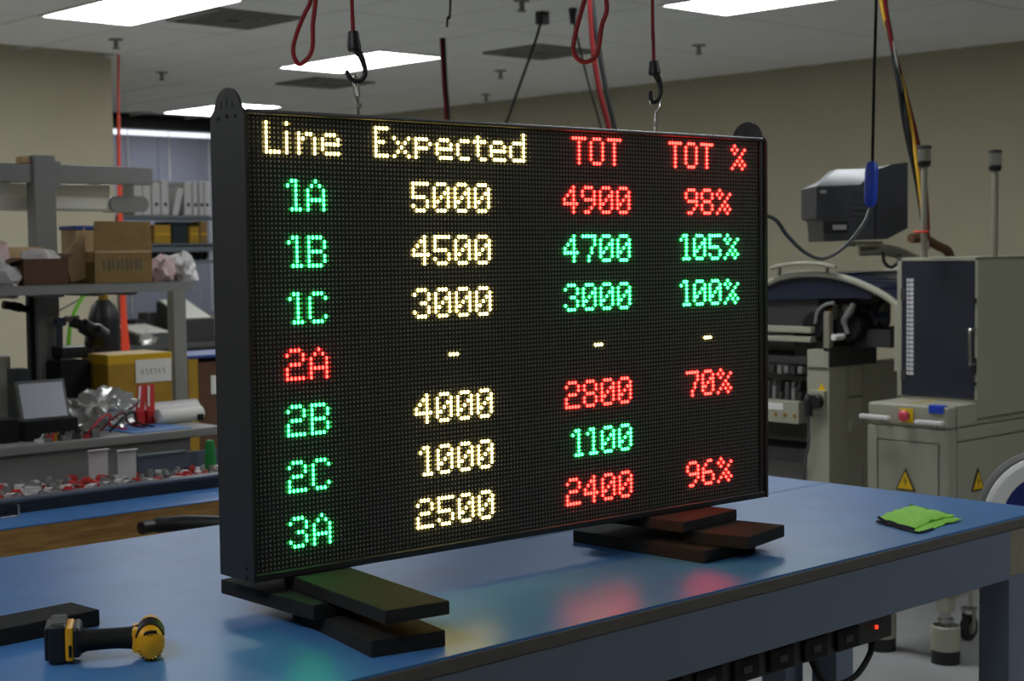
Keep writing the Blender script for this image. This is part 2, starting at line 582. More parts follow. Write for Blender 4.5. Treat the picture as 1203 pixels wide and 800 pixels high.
# maker's mark: a few pale strokes too small to read
b = B()
for k, (xx, ww) in enumerate(((.006, .002), (.011, .004), (.017, .003), (.022, .005), (.029, .006))):
    b.box(xx, xx + ww, SY0 - .0006, SY0, SZ1 - .0085 + (0 if k else -.001), SZ1 - .006)
b.build('makers_mark', 'vent', sg, M=DM)


def hump_plate(x0, x1):
    hw = .0525
    pts = [(-.0085, SZ0), (SY1 + .002, SZ0), (SY1 + .002, .004)]
    cy, cz, rr = .0435, .009, .0415
    pts += [(SY1 - .004, .010)]
    for k in range(13):
        a = R(12 + k * 13)
        pts.append((cy + rr * math.cos(a), cz - .001 + rr * .97 * math.sin(a)))
    pts += [(-.006, .010), (-.0085, .004)]
    holes = []
    for dy, dz in ((-.017, .012), (0, .017), (.017, .012)):
        holes.append([(cy + dy + .0018 * math.cos(R(a)), cz + dz + (.0055 if 0 <= a < 180 else -.0055) + .0018 * math.sin(R(a))) for a in range(0, 360, 45)])
    ob = B().prism(pts, (x0, 0, 0), (0, 1, 0), (0, 0, 1), (x1 - x0, 0, 0), holes).build('end_plate', 'charcoal', sg, M=DM)
    xo = x0 if x0 < .5 else x1
    for dy, dz in ((-.026, -.003), (0, -.002), (.026, -.004)):
        B().cyl((xo - .0012, cy + dy, cz + dz - .004), (xo + .0012, cy + dy, cz + dz - .004), .0032, .0032, 12).build('screw', 'blackm', ob, M=DM)
    for zz in (-.72, -.735):
        B().cyl((xo - .0012, .012, zz), (xo + .0012, .012, zz), .003, .003, 10).build('screw', 'blackm', ob, M=DM)
    return ob


hump_plate(SX0 - .0045, SX0)
hump_plate(SX1, SX1 + .0045)
box(-P * .62, W_ + P * .62, .001, .006, -H_ - P * .62, P * .62).build('led_mask', 'mask', sg, M=DM)
# horizontal louvres between LED rows
b = B()
for r in range(97):
    z = P * (.5 - r)
    b.box(-P * .55, W_ + P * .55, -.0006, .002, z - .0006, z + .0006)
stuff(b.build('louvre_strips', 'mask', sg, M=DM), 'thin black louvres between rows of LEDs')

F = {
    '0': ['.###.', '#...#', '#..##', '#.#.#', '##..#', '#...#', '.###.'],
    '1': ['.##.', '#.#.', '..#.', '..#.', '..#.', '..#.', '.###'],
    '2': ['.###.', '#...#', '....#', '.###.', '#....', '#....', '#####'],
    '3': ['.###.', '#...#', '....#', '..##.', '....#', '#...#', '.###.'],
    '4': ['...#.', '..##.', '.#.#.', '#..#.', '#####', '...#.', '...#.'],
    '5': ['#####', '#....', '#....', '####.', '....#', '#...#', '.###.'],
    '6': ['..##.', '.#...', '#....', '####.', '#...#', '#...#', '.###.'],
    '7': ['#####', '....#', '....#', '...#.', '...#.', '..#..', '..#..'],
    '8': ['.###.', '#...#', '#...#', '.###.', '#...#', '#...#', '.###.'],
    '9': ['.###.', '#...#', '#...#', '.####', '....#', '...#.', '.##..'],
    '%': ['.#....', '#.#..#', '.#..#.', '...#..', '..#.#.', '.#.#.#', '#...#.'],
    'A': ['..#..', '.#.#.', '#...#', '#...#', '#####', '#...#', '#...#'],
    'B': ['####.', '#...#', '#...#', '####.', '#...#', '#...#', '####.'],
    'C': ['.###.', '#...#', '#....', '#....', '#....', '#...#', '.###.'],
    'L': ['#...', '#...', '#...', '#...', '#...', '#...', '####'],
    'i': ['#', '.', '#', '#', '#', '#', '#'],
    'n': ['.....', '.....', '#.##.', '##..#', '#...#', '#...#', '#...#'],
    'e': ['.....', '.....', '.###.', '#...#', '#####', '#....', '.####'],
    'E': ['####', '#...', '#...', '###.', '#...', '#...', '####'],
    'x': ['.....', '.....', '#...#', '.#.#.', '..#..', '.#.#.', '#...#'],
    'p': ['.....', '.....', '####.', '#...#', '####.', '#....', '#....'],
    'c': ['....', '....', '.###', '#...', '#...', '#...', '.###'],
    't': ['....', '.#..', '####', '.#..', '.#..', '.#..', '..##'],
    'd': ['....#', '....#', '.####', '#...#', '#...#', '#...#', '.####'],
    'T': ['#####', '..#..', '..#..', '..#..', '..#..', '..#..', '..#..'],
    'O': ['.###.', '#...#', '#...#', '#...#', '#...#', '#...#', '.###.'],
    '-': ['...', '...', '...', '###', '...', '...', '...'],
}
TXT = [  # (line, [(char, column)...], colour)
    (0, list(zip('Line', (4, 9, 12, 18))), 'w'),
    (0, list(zip('Expected', (32, 37, 43, 49, 55, 60, 65, 71))), 'w'),
    (0, list(zip('TOT', (91, 97, 103))), 'r'), (0, list(zip('TOT%', (125, 131, 137, 149))), 'r'),
]
for ln, a, c1, v, cv, pct, cp in ((1, '1A', 'g', '5000', '4900', '98%', 'r'), (2, '1B', 'g', '4500', '4700', '105%', 'g'), (3, '1C', 'g', '3000', '3000', '100%', 'g'),
                                  (4, '2A', 'r', '-', '-', '-', 'w'), (5, '2B', 'g', '4000', '2800', '70%', 'r'), (6, '2C', 'g', '1000', '1100', '', 'g'), (7, '3A', 'g', '2500', '2400', '96%', 'r')):
    TXT.append((ln, [(a[0], 9 if a[0] == '1' else 8), (a[1], 14)], c1))
    for txt, base, c in ((v, 42, 'w'), (cv, 88, cp)):
        if txt == '-':
            TXT.append((ln, [('-', base + 10)], 'w'))
            continue
        cols, c_ = [], base + 24
        for ch in reversed(txt):
            c_ -= 5 if ch == '1' else 6
            cols.append((ch, c_))
        TXT.append((ln, cols[::-1], c))
    if pct == '-':
        TXT.append((ln, [('-', 138)], 'w'))
    elif pct:
        cc = (131, 137, 143) if len(pct) == 3 else (129, 134, 140, 146)
        TXT.append((ln, list(zip(pct, cc)), cp))

NL = 8


def led_geo(cells, rx, rz, dep):
    vs, fs = [], []
    for c, r in cells:
        x, z = c * P, -r * P
        n = len(vs)
        for (k, yy) in ((1.0, .001), (.82, -dep * .65)):
            for i in range(NL):
                a = 2 * math.pi * (i + .5) / NL
                vs.append((x + rx * k * math.cos(a), yy, z + rz * k * math.sin(a)))
        vs.append((x, -dep, z))
        for i in range(NL):
            j = (i + 1) % NL
            fs.append((n + i, n + j, n + NL + j, n + NL + i))
            fs.append((n + NL + i, n + NL + j, n + 2 * NL))
    return vs, fs


def led_obj(name, cells, m, parent, rx=.00138, rz=.0031, dep=.0034):
    vs, fs = led_geo(cells, rx, rz, dep)
    off = parent.location
    vs = [tuple(DM @ Vector(v) - off) for v in vs]
    me = bpy.data.meshes.new(name)
    me.from_pydata(vs, [], fs)
    me.materials.append(MT[m])
    me.shade_smooth()
    ob = bpy.data.objects.new(name, me)
    COL.objects.link(ob)
    ob.parent = parent
    return ob


lit = set()
cname = {'w': 'warm white', 'r': 'red', 'g': 'green'}
for ln, chars, c in TXT:
    for ch, col in chars:
        g = F[ch]
        cells = [(col + i, ln * 12 + 1 + k) for k in range(7) for i in range(len(g[k])) if g[k][i] == '#']
        lit.update(cells)
        nm = 'lit_digit' if ch.isdigit() else 'lit_letter' if ch.isalpha() else 'lit_symbol'
        o = led_obj(nm, cells, 'led_' + c, sg)
        o['label'] = cname[c] + ' glowing ' + {'lit_digit': 'digit', 'lit_letter': 'letter', 'lit_symbol': 'symbol'}[nm] + ' of LED dots'
stuff(led_obj('unlit_leds', [(c, r) for r in range(96) for c in range(160) if (c, r) not in lit], 'ledoff', sg,   .0015, .0021, .0012), 'unlit grey LED dots')

# ================================================================== foam pads under the sign
Z1, Z2, Z3 = .956, .981, 1.003


def pad(f, r, ztop, zbot, zpix, L, label, back=0.0, side=0.0):
    a, c = pZ(*f, zpix), pZ(*r, zpix)
    e = c - a
    wdt = e.length
    e.normalize()
    n = Vector((-e.y, e.x, 0))
    M = Matrix(((e.x, n.x, 0, a.x), (e.y, n.y, 0, a.y), (0, 0, 1, 0), (0, 0, 0, 1)))
    o = box(-side, wdt, 0, L, zbot, ztop - .0005, bev=.0025).build('foam_pad', 'foam', M=M)
    return tag(o, label, 'foam pad', 'black foam pads under the sign')


pad((452.8, 717), (528.6, 705), Z3, Z2, Z3, .34, 'top foam pad lit green and gold, under the sign end nearer the drill')
pad((330, 713), (389, 717), Z2, Z1, Z2, .30, 'middle foam pad running under the sign end with the mounting bungee hook') if False else None
a = pZ(259, 680, Z2)
M = Matrix.Translation((a.x, a.y, 0)) @ Matrix.Rotation(R(-1.5), 4, 'Z')
tag(box(0, .17, -.275, 0, Z1, Z2 - .0005, bev=.0025).build('foam_pad', 'foam', M=M), 'middle foam pad jutting out behind the drill-side end of the sign', 'foam pad', 'black foam pads under the sign')
pad((458, 770), (524, 759.6), Z1, ZT, ZT, .30, 'lowest foam pad under the gold-lit pad, on the blue mat', side=.03)
pad((824, 608), (866, 598), Z3, Z2, Z3, .24, 'top foam pad with a red glow, under the sign end near the green cloth', side=.06)
pad((885, 628.7), (922, 616), Z2, Z1, Z2, .14, 'middle foam pad with a red glow, stepping out towards the green cloth', side=.02)
pad((847, 658), (888, 648), Z1, ZT, ZT, .34, 'lowest foam pad of the stack near the green cloth', side=.05)
a, c = pZ(118, 735, ZT), pZ(92, 703, ZT + .027)
M = Matrix.Translation((a.x, a.y, 0)) @ Matrix.Rotation(R(4), 4, 'Z')
tag(box(-.6, 0, 0, .085, ZT, ZT + .027, bev=.003).build('foam_pad', 'foam', M=M), 'loose black foam pad lying behind the yellow power drill', 'foam pad')

# ================================================================== power drill lying on its side
a, c = pZ(64, 779, ZT), pZ(182, 771, ZT)
ang = math.atan2(c.y - a.y, c.x - a.x)
mid = (a + c) / 2
dr = thing('power_drill', 'yellow and black cordless power drill lying on the blue mat', 'power drill', (mid.x, mid.y, ZT))
M = Matrix.Translation((mid.x, mid.y, ZT)) @ Matrix.Rotation(ang, 4, 'Z') @ Matrix.Scale(.87, 4)
b = box(-.092, -.062, -.02, .075, .001, .068, bev=.007, seg=3)
b.box(-.098, -.090, -.012, .067, .006, .062, bev=.004)
bt = b.build('battery', 'blackp', dr, M=M)
box(-.0635, -.050, -.024, .05, .006, .064, bev=.004).build('battery_latch_shell', 'yellow', bt, M=M)
box(-.058, -.053, -.0255, -.022, .014, .034).build('battery_label', 'blackm', bt, M=M)
for k in range(4):
    box(-.086, -.064, -.0, .012, .0675, .0695, bev=.0006, seg=1, M=Matrix.Translation((0, k * .016 - .006, 0))).build('battery_rib', 'grey_d', bt, M=M)
b = box(-.053, -.038, -.022, .058, .010, .062, bev=.007, seg=3)
b.build('handle_foot', 'blackp', dr, M=M)
rings = []
for x, rz, ry, zc in ((-.044, .026, .034, .036), (-.03, .0185, .024, .035), (-.005, .0175, .022, .035), (.02, .0175, .021, .035), (.042, .0185, .023, .034), (.06, .024, .027, .033)):
    rings.append([(x, ry * math.cos(2 * math.pi * k / 20) + .004, zc + rz * math.sin(2 * math.pi * k / 20)) for k in range(21)])
b = B().quadstrip(rings)
hd = b.build('handle', 'blackm', dr, M=M)
box(.03, .046, .02, .034, .026, .044, bev=.004).build('trigger', 'blackp', hd, M=M)
XH, ZH = .076, .0325
MD = M @ Matrix.Translation((XH, 0, 0)) @ Matrix.Scale(.76, 4, (1, 0, 0)) @ Matrix.Translation((-XH, 0, 0))
prof = [(0, -.046), (.014, -.0455), (.024, -.042), (.0295, -.034), (.0315, -.022), (.0315, .035), (.029, .05), (.024, .056), (0, .056)]
b = B().lathe(prof, (XH, 0, ZH), (0, 1, 0), 32)
b.box(.036, .066, -.022, .03, .012, .054, bev=.006)
hb = b.build('motor_housing', 'yellow', dr, M=MD)
b = B()
for k in range(10):
    a_ = R(200 + k * 16)
    b.tube([(XH + math.cos(a_) * rr, yy, ZH + math.sin(a_) * rr) for rr, yy in ((.0245, -.0425), (.0302, -.034), (.0321, -.02), (.0321, -.004))], .0016, 6)
b.build('housing_rib', 'yellow', hb, M=MD)
for dx in (-.004, .003, ):
    box(XH + dx - .0014, XH + dx + .0014, -.0455, -.038, ZH + .009, ZH + .016, bev=.0006, seg=1).build('vent_slot', 'blackm', hb, M=MD)
B().tube([(XH - .013, -.0425, ZH + .0165), (XH - .005, -.0435, ZH + .0195), (XH + .006, -.0435, ZH + .0205), (XH + .014, -.042, ZH + .0195)], .0028, 8).build('rear_grip', 'blackm', hb, M=MD)
b = B()
for yy in (-.03, -.02, -.01, 0, .01):
    b.tube([(XH + math.cos(R(t)) * .0318, yy, ZH + math.sin(R(t)) * .0318) for t in range(20, 165, 12)], .0026, 8)
b.build('overmould', 'blackp', hb, M=MD)
B().lathe([(0, .05), (.0245, .052), (.0245, .066), (.02, .072), (.019, .098), (.013, .106), (.006, .108), (0, .108)], (XH, 0, ZH), (0, 1, 0), 24).build('chuck', 'blackp', dr, M=MD)

# ================================================================== folded cloth
ca = pZ(1076, 622, ZT)
cl = thing('folded_cloth', 'bright green microfibre cloth folded in a flat bundle on the blue mat', 'cloth', (ca.x, ca.y, ZT))
c0, c1, c2, c3 = pZ(1030, 614, ZT), pZ(1078, 627, ZT), pZ(1128, 613, ZT), pZ(1068, 598, ZT)


def clothpt(u, v, z):
    p = c0 * (1 - u) * (1 - v) + c1 * (1 - u) * v + c2 * u * v + c3 * u * (1 - v)
    return Vector((p.x, p.y, ZT + z))


def sheet(z0, ue, ve, ph, thick=.006, u0=0.0, bow=.006):
    top, bot = [], []
    n = 18
    for i in range(n + 1):
        u = u0 + (ue - u0) * i / n
        rt, rb = [], []
        for j in range(n + 1):
            v = ve * j / n + .03 * math.sin(u * 7 + ph)
            edge = min(1, min(i, n - i, j, n - j) / 2.5)
            zz = z0 + bow * math.sin(u * 5 + ph) * math.sin(v * 4 + ph * 2) * .5 + .0016 * math.sin(u * 23 + v * 17 + ph)
            zz = max(zz, .0012 if z0 < .004 else z0 - .002)
            rt.append(clothpt(u, v, zz + thick * (.35 + .65 * edge)))
            rb.append(clothpt(u, v, max(zz, .0005)))
        top.append(rt)
        bot.append(rb)
    b = B().quadstrip(top).quadstrip(bot)
    rim_t = top[0] + [r[-1] for r in top[1:]] + top[-1][-2::-1] + [r[0] for r in top[-2:0:-1]]
    rim_b = bot[0] + [r[-1] for r in bot[1:]] + bot[-1][-2::-1] + [r[0] for r in bot[-2:0:-1]]
    b.quadstrip([rim_t + rim_t[:1], rim_b + rim_b[:1]])
    bmesh.ops.remove_doubles(b.bm, verts=b.bm.verts[:], dist=1e-5)
    return b, top


b, t1 = sheet(.001, 1.0, 1.0, .3)
b.build('lower_fold', 'cloth', cl, sharp=80)
b, t2 = sheet(.008, 1.0, .86, 1.1, .007, .02, .006)
b.build('upper_fold', 'cloth', cl, sharp=80)
# rounded fold on the far-right side
rows = []
for j in range(15):
    v = .86 * j / 14
    rows.append([clothpt(.985 + .03 * math.sin(R(t)), v, .0068 - .0055 * math.cos(R(t))) for t in range(0, 181, 20)])
B().quadstrip(rows).build('fold_edge', 'cloth', cl, sharp=80)
B().tube([p + Vector((0, 0, -.002)) for p in t2[0][::2]] , .0035, 6).build('edge_binding', 'navy', cl)
B().tube([p + Vector((0, 0, -.001)) for p in t1[0][::2]], .003, 6).build('edge_binding', 'navy', cl)
B().tube([r[-1] + Vector((0, 0, -.001)) for r in t1[:7:2]], .003, 6).build('edge_binding', 'navy', cl)

# ================================================================== bungee cords and hooks holding the sign
YH = None


def hook_set(px_stem, py_stem, px_cord_top, hookpts, capq, label, linkpix):
    # everything hangs in the plane through the middle of the sign, facing the camera
    xd = (pY(px_stem, py_stem, .05))
    dy = (DM @ Vector((0, .045, 0))).y - math.tan(R(2.8)) * xd.x
    Yp = dy
    base = pY(px_stem, py_stem, Yp)
    base.z = 1.744 + SZ1
    d0 = (base - CAM).dot(FWD)
    bc = thing('hanging_bungee', label, 'bungee cord', (base.x, base.y, H))
    top = pD(px_cord_top, -150, d0)
    pts = [pD(*capq[0], d0), pD(*capq[1], d0)]
    c0 = pD(*capq[0], d0)
    ct = Vector((c0.x - .01, c0.y - .005, H))
    B().tube([c0, (c0 + pD(px_cord_top, 0, d0)) / 2, pD(px_cord_top, 0, d0), ct], .0034, 8).build('cord', 'redcord', bc)
    B().cyl((ct.x, ct.y, H - .02), (ct.x, ct.y, H), .012, .012, 12).build('ceiling_hook', 'steel', bc)
    hk = B()
    hk.tube([pD(*q, d0) for q in hookpts], [.0066, .0066, .0056, .005, .0044, .0042, .0042, .0042, .0042, .0038], 10)
    c1 = pD(*capq[1], d0)
    hk.lathe([(0, 0), (.0085, 0), (.0095, .004), (.0125, (c1 - c0).length * .8), (.011, (c1 - c0).length), (0, (c1 - c0).length)], c0, c1 - c0, 14, 1, 1)
    hk.build('hook', 'blackp', bc)
    # snap link and eye bolt on the sign
    ln = thing('snap_link', 'steel snap link bolted to the sign top, ' + linkpix[1], 'snap link', base)
    lp = [pD(*q, d0) for q in linkpix[0]]
    B().tube(lp, .0022, 8, closed=True).build('ring', 'steel', ln)
    lo = min(lp, key=lambda v: v.z)
    B().tube([lo + Vector((0, 0, .006)), (base.x, base.y, base.z - .002)], .0028, 8).build('stem', 'steel', ln)
    B().cyl((base.x, base.y, base.z + .016), (base.x, base.y, base.z + .024), .0062, .0062, 6).build('nut', 'steel', ln)


hook_set(421, 136, 413.5, [(416, 52), (420, 60), (424, 66), (427, 74), (429, 82), (428, 90), (423, 95), (416, 95), (410, 90), (407, 83)], [(415, 37), (416.5, 60)],
         'red bungee cord with black hook on the sign end by the drill',
         ([(416.5, 88), (419.5, 92), (420.5, 100), (421.5, 110), (419.5, 117), (417.5, 112), (416, 104), (414.5, 95)], 'under the hook by the drill end'))
hook_set(770, 150, 766.5, [(768, 84), (772, 90), (775, 97), (776, 105), (775.5, 112), (772.5, 118), (768, 120), (765, 117), (764, 112), (764, 107)], [(768, 72), (769, 88)],
         'red bungee cord with black hook on the sign end near the CRT monitor',
         ([(764.5, 117), (770, 119), (775, 116), (775.5, 124), (772, 131), (770.5, 134), (767.5, 130), (764.5, 124)], 'under the hook nearer the CRT monitor'))


def cord_loop(pts, r, label, d):
    (xa, ya), (xb, yb) = pts[0], pts[-1]
    xm = (xa + xb) / 2 + 4
    pts = [(xm - 2, -520), (xm - 2, -330), (xm - 2, -170), (xm - 3, -70), (xm - 5, -30)] + pts + [(xm + 2, -30), (xm + 2, -70), (xm + 2, -170), (xm + 2, -330), (xm + 2, -520)]
    P3 = [pD(x, y, d) for x, y in pts]
    P3[0].z = P3[-1].z = H + .01
    o = B().tube(P3, r, 8).build('bungee_loop', 'redcord')
    tag(o, label, 'bungee cord')


cord_loop([(365, 0), (357, 18), (349, 38), (344.5, 56), (346, 68), (351.5, 75.5), (358, 72), (364.5, 64), (367.5, 52), (367.5, 30), (370, 8)], .0037,
          'slack red bungee loop hanging beside the black hook by the drill end', 2.5)
cord_loop([(687, 0), (681, 20), (675.5, 42), (673.5, 58), (677, 67), (684, 72.5), (692, 72), (700, 66), (704, 52), (707, 30), (713, 8)], .0042,
          'slack red bungee loop hanging in front of the dark cables', 2.75)


# ================================================================== left: wooden bench with blue mat, tray of connectors
def bY(px0, py0, px1, py1, Y, dep, z0=None, bev=0.0, zt=None):
    """box whose front face (Y plane) spans the pixel rectangle; optional fixed bottom / top height"""
    a, c = pY(px0, py0, Y), pY(px1, py1, Y)
    return B().box(min(a.x, c.x), max(a.x, c.x), Y, Y + dep, min(a.z, c.z) if z0 is None else z0, max(a.z, c.z) if zt is None else zt, bev=bev)


def bX(px0, py0, px1, py1, X, dep, z0=None, bev=0.0, zt=None):
    a, c = pX(px0, py0, X), pX(px1, py1, X)
    return B().box(X, X + dep, min(a.y, c.y), max(a.y, c.y), min(a.z, c.z) if z0 is None else z0, max(a.z, c.z) if zt is None else zt, bev=bev)


ZW = .76
wbn = thing('wooden_bench', 'wooden workbench with a thick timber front behind the tables', 'bench', (1.0, 2.5, 0))
box(-.6, 2.3, 2.14, 2.72, ZW - .05, ZW - .004, bev=.003).build('bench_top', 'wood', wbn)
box(-.6, 2.3, 2.10, 2.14, ZW - .24, ZW - .004, bev=.003).build('front_board', 'wood', wbn)
for xx in (-.55, 2.2):
    for yy in (2.15, 2.62):
        box(xx, xx + .08, yy, yy + .08, 0, ZW - .05, bev=.004).build('leg', 'wood', wbn)
tag(box(-.6, 2.3, 2.098, 2.72, ZW - .004, ZW, bev=.001, seg=1).build('bench_mat', 'mat_blue'), 'blue mat strip on the wooden bench before the connector tray', 'mat')
cp = pZ(20, 606, ZW)
ck = thing('bench_clip', 'small steel edge clip on the blue strip of the wooden bench', 'clip', (cp.x, cp.y, ZW))
box(cp.x - .08, cp.x, cp.y - .012, cp.y + .012, ZW, ZW + .004, bev=.001).build('plate', 'steel', ck)
box(cp.x - .003, cp.x + .003, cp.y - .014, cp.y + .014, ZW, ZW + .035, bev=.001).build('upright', 'steel', ck)

tr = thing('parts_tray', 'long black and slate channel tray full of connectors', 'tray', (1.0, 2.5, ZW))
box(-.5, 2.2, 2.318, 2.33, ZW, ZW + .034, bev=.002).build('front_rail', 'blacktray', tr)
box(-.5, 2.2, 2.318, 2.37, ZW + .034, ZW + .044, bev=.003).build('front_lip', 'traygrey', tr)
box(-.5, 2.2, 2.33, 2.70, ZW, ZW + .008).build('tray_floor', 'traygrey', tr)
xq = pY(162, 545, 2.69).x
box(xq, 2.2, 2.69, 2.70, ZW + .008, ZW + .075, bev=.002).build('rear_rail', 'traygrey', tr)
box(xq, pY(219, 540, 2.69).x, 2.683, 2.705, ZW + .075, ZW + .083, bev=.002).build('rear_lip', 'shelf', tr)
# connectors: each a small moulded block with pins/leads
rnd = random.Random(3)


def connector(kind, p, rz, label):
    C_ = thing('connector', label, 'connector', p, 'connectors in the tray')
    M = Matrix.Translation(p) @ Matrix.Rotation(rz, 4, 'Z') @ Matrix.Scale(.8, 4)
    if kind == 0:
        b = box(-.022, .022, -.011, .011, 0, .022, bev=.003)
        b.box(-.016, .016, -.007, .007, .018, .03, bev=.002)
        b.build('shell', 'red', C_, M=M)
        B().tube([(0, .01, .01), (.02, .03, .02), (.05, .035, .012)], .003, 6).build('lead', 'dkred', C_, M=M)
    elif kind == 1:
        b = box(-.026, .026, -.013, .013, 0, .026, bev=.003)
        b.box(-.03, -.024, -.008, .008, .006, .02, bev=.002).box(.024, .03, -.008, .008, .006, .02, bev=.002)
        b.build('shell', 'binder', C_, M=M)
        B().tube([(0, .01, .016), (-.02, .03, .03), (-.045, .03, .02)], .003, 6).build('lead', 'vent', C_, M=M)
    else:
        B().lathe([(0, 0), (.014, 0), (.016, .01), (.012, .03), (.008, .034), (0, .034)], (0, 0, 0), (0, 0, 1), 12).build('shell', 'vent', C_, M=M)
        box(-.02, .02, -.006, .006, .0, .012, bev=.002).build('flange', 'card_d', C_, M=M)


occupied = []
for k in range(1500):
    px = rnd.uniform(-2, 256)
    if len(occupied) > 170:
        break
    x = rnd.uniform(.5, 1.62)
    y = rnd.uniform(2.40, 2.655)
    dens = 1 if x < 1.05 else .35 if x < 1.25 else .12 if x < 1.36 else .55
    if rnd.random() > dens:
        continue
    if any((x - a) ** 2 + (y - b_) ** 2 < .034 ** 2 for a, b_, c_ in occupied):
        continue
    occupied.append((x, y, 0))
    kd = rnd.choice((0, 0, 1, 1, 2))
    connector(kd, Vector((x, y, ZW + .008)), rnd.uniform(0, 6.28), ['red plastic connector with a dark lead lying in the tray', 'white plastic connector with a grey lead lying in the tray', 'grey round connector standing in the tray'][kd])
base_n = len(occupied)
for k in range(400):   # a second layer resting on the first, at the full end of the tray
    x, y = rnd.uniform(.5, 1.12), rnd.uniform(2.40, 2.64)
    if any((x - a) ** 2 + (y - b_) ** 2 < .04 ** 2 for a, b_, c_ in occupied[base_n:]) or len(occupied) > base_n + 90:
        continue
    occupied.append((x, y, 1))
    kd = rnd.choice((0, 1, 1, 2))
    connector(kd, Vector((x, y, ZW + .026)), rnd.uniform(0, 6.28), ['red plastic connector on top of the heap in the tray', 'white plastic connector on top of the heap in the tray', 'grey round connector on top of the heap in the tray'][kd])
for n, (x0, x1) in enumerate(((104, 127), (138, 160))):
    a, c = pY(x0, 529, 2.60), pY(x1, 548, 2.60)
    b = box(a.x, c.x, 2.60, 2.603, ZW + .03, a.z, bev=.001, seg=1)
    b.box(a.x - .004, c.x, 2.585, 2.603, a.z - .004, a.z, bev=.001, seg=1)
    b.box(a.x, c.x, 2.60, 2.64, ZW + .008, ZW + .032)
    tag(b.build('steel_bracket', 'binder'), ['pale steel bracket standing in the tray heap, nearer the wire clip', 'pale steel bracket standing in the tray beside the emptier stretch'][n], 'bracket', 'steel brackets in the tray')

# office chair whose armrest shows behind the table
a = pZ(208, 621, .68)
ch = thing('office_chair', 'black office chair with a curved armrest tucked behind the table', 'chair', (a.x + .25, a.y, 0))
cx_, cy_ = a.x + .25, a.y - .25
arm = [pZ(166, 620.5, .735), pZ(185, 617, .735), pZ(210, 615, .735), pZ(235, 615, .735), pZ(262, 616, .735), pZ(290, 618, .735)]
B().tube(arm, [.019, .023, .024, .024, .024, .022], 12).build('armrest', 'blackp', ch)
q0 = pZ(215, 620, .725)
B().tube([q0, (q0.x + .03, q0.y - .03, .55), (q0.x + .12, q0.y - .1, .44)], .018, 10).build('arm_post', 'blackp', ch)
sx, sy = q0.x + .2, q0.y - .2
box(sx + .25, sx + .31, sy - .21, sy + .21, .56, .98, bev=.03, seg=3).build('backrest', 'blackm', ch)
B().tube([(sx + .1, sy, .43), (sx + .3, sy, .46), (sx + .32, sy, .7)], .02, 8).build('back_bracket', 'blackp', ch)
box(sx - .24, sx + .24, sy - .24, sy + .24, .42, .50, bev=.03, seg=3).build('seat', 'blackm', ch)
B().cyl((sx, sy, .1), (sx, sy, .43), .028, .028, 14).build('gas_column', 'blackp', ch)
for k in range(5):
    an = R(72 * k + 15)
    lg = B().tube([(sx, sy, .12), (sx + .14 * math.cos(an), sy + .14 * math.sin(an), .1), (sx + .28 * math.cos(an), sy + .28 * math.sin(an), .065)], .02, 8).build('base_leg', 'blackp', ch)
    e = (sx + .28 * math.cos(an), sy + .28 * math.sin(an))
    B().cyl((e[0] - .02 * math.sin(an), e[1] + .02 * math.cos(an), .03), (e[0] + .02 * math.sin(an), e[1] - .02 * math.cos(an), .03), .03, .03, 14).build('caster', 'blackm', lg)

# ================================================================== steel bench with posts, shelf and light arm
ZS = .905
YF_ = 2.76
sb = thing('steel_bench', 'grey steel assembly bench with posts, upper shelf and overhead arm', 'bench', (1.0, 3.2, 0))
xr = pY(262, 505, YF_).x
box(-.5, xr, YF_, 3.62, ZS - .03, ZS, bev=.004).build('worktop', 'grey', sb)
box(-.5, xr - .12, YF_ + .03, YF_ + .05, ZS - .34, ZS - .03).build('apron', 'grey', sb)
for xx in (-.45, xr - .2):
    for yy in (YF_ + .06, 3.52):
        box(xx, xx + .06, yy, yy + .06, 0, ZS - .03).build('leg', 'grey', sb)
YP = 3.42
a, c = pY(38, 182, YP), pY(63, 182, YP)
b = box(a.x, c.x, YP - .012, YP + .058, ZS, a.z, bev=.003)
b.build('post', 'grey', sb)
box(a.x - .02, a.x - .002, YP + .02, YP + .05, ZS, 1.45).build('cable_duct', 'blackm', sb)
a2, c2 = pY(203, 330, YP), pY(218, 330, YP)
box(a2.x, c2.x, YP, YP + .05, ZS, 1.43, bev=.003).build('post', 'grey', sb)
ar = pY(180, 197, YP)
b = box(-.3, ar.x, YP, YP + .055, pY(90, 215, YP).z, pY(90, 194, YP).z, bev=.003)
ao = b.build('overhead_arm', 'grey', sb)
for qx, qy, s_ in ((66, 194, 1), (66, 216, -1)):
    q = pY(qx, qy, YP - .01)
    box(q.x - .02, q.x + .02, YP - .008, YP, q.z - .015, q.z + .015).build('gusset', 'grey', ao)
YS = 3.12
zs = pY(120, 333.5, YS).z
xs1 = pY(229, 330, YS).x
b = box(-.4, xs1, YS, YP + .07, zs - .006, zs, bev=.001)
b.box(-.4, xs1, YS, YS + .012, zs - .034, zs, bev=.002)
b.build('upper_shelf', 'grey', sb)
for xx in (pY(20, 340, YS).x, pY(75, 340, YS).x, pY(120, 340, YS).x, pY(160, 340, YS).x):
    box(xx - .012, xx + .012, YS + .02, YS + .26, zs - .045, zs - .006).build('shelf_bracket', 'grey', sb)
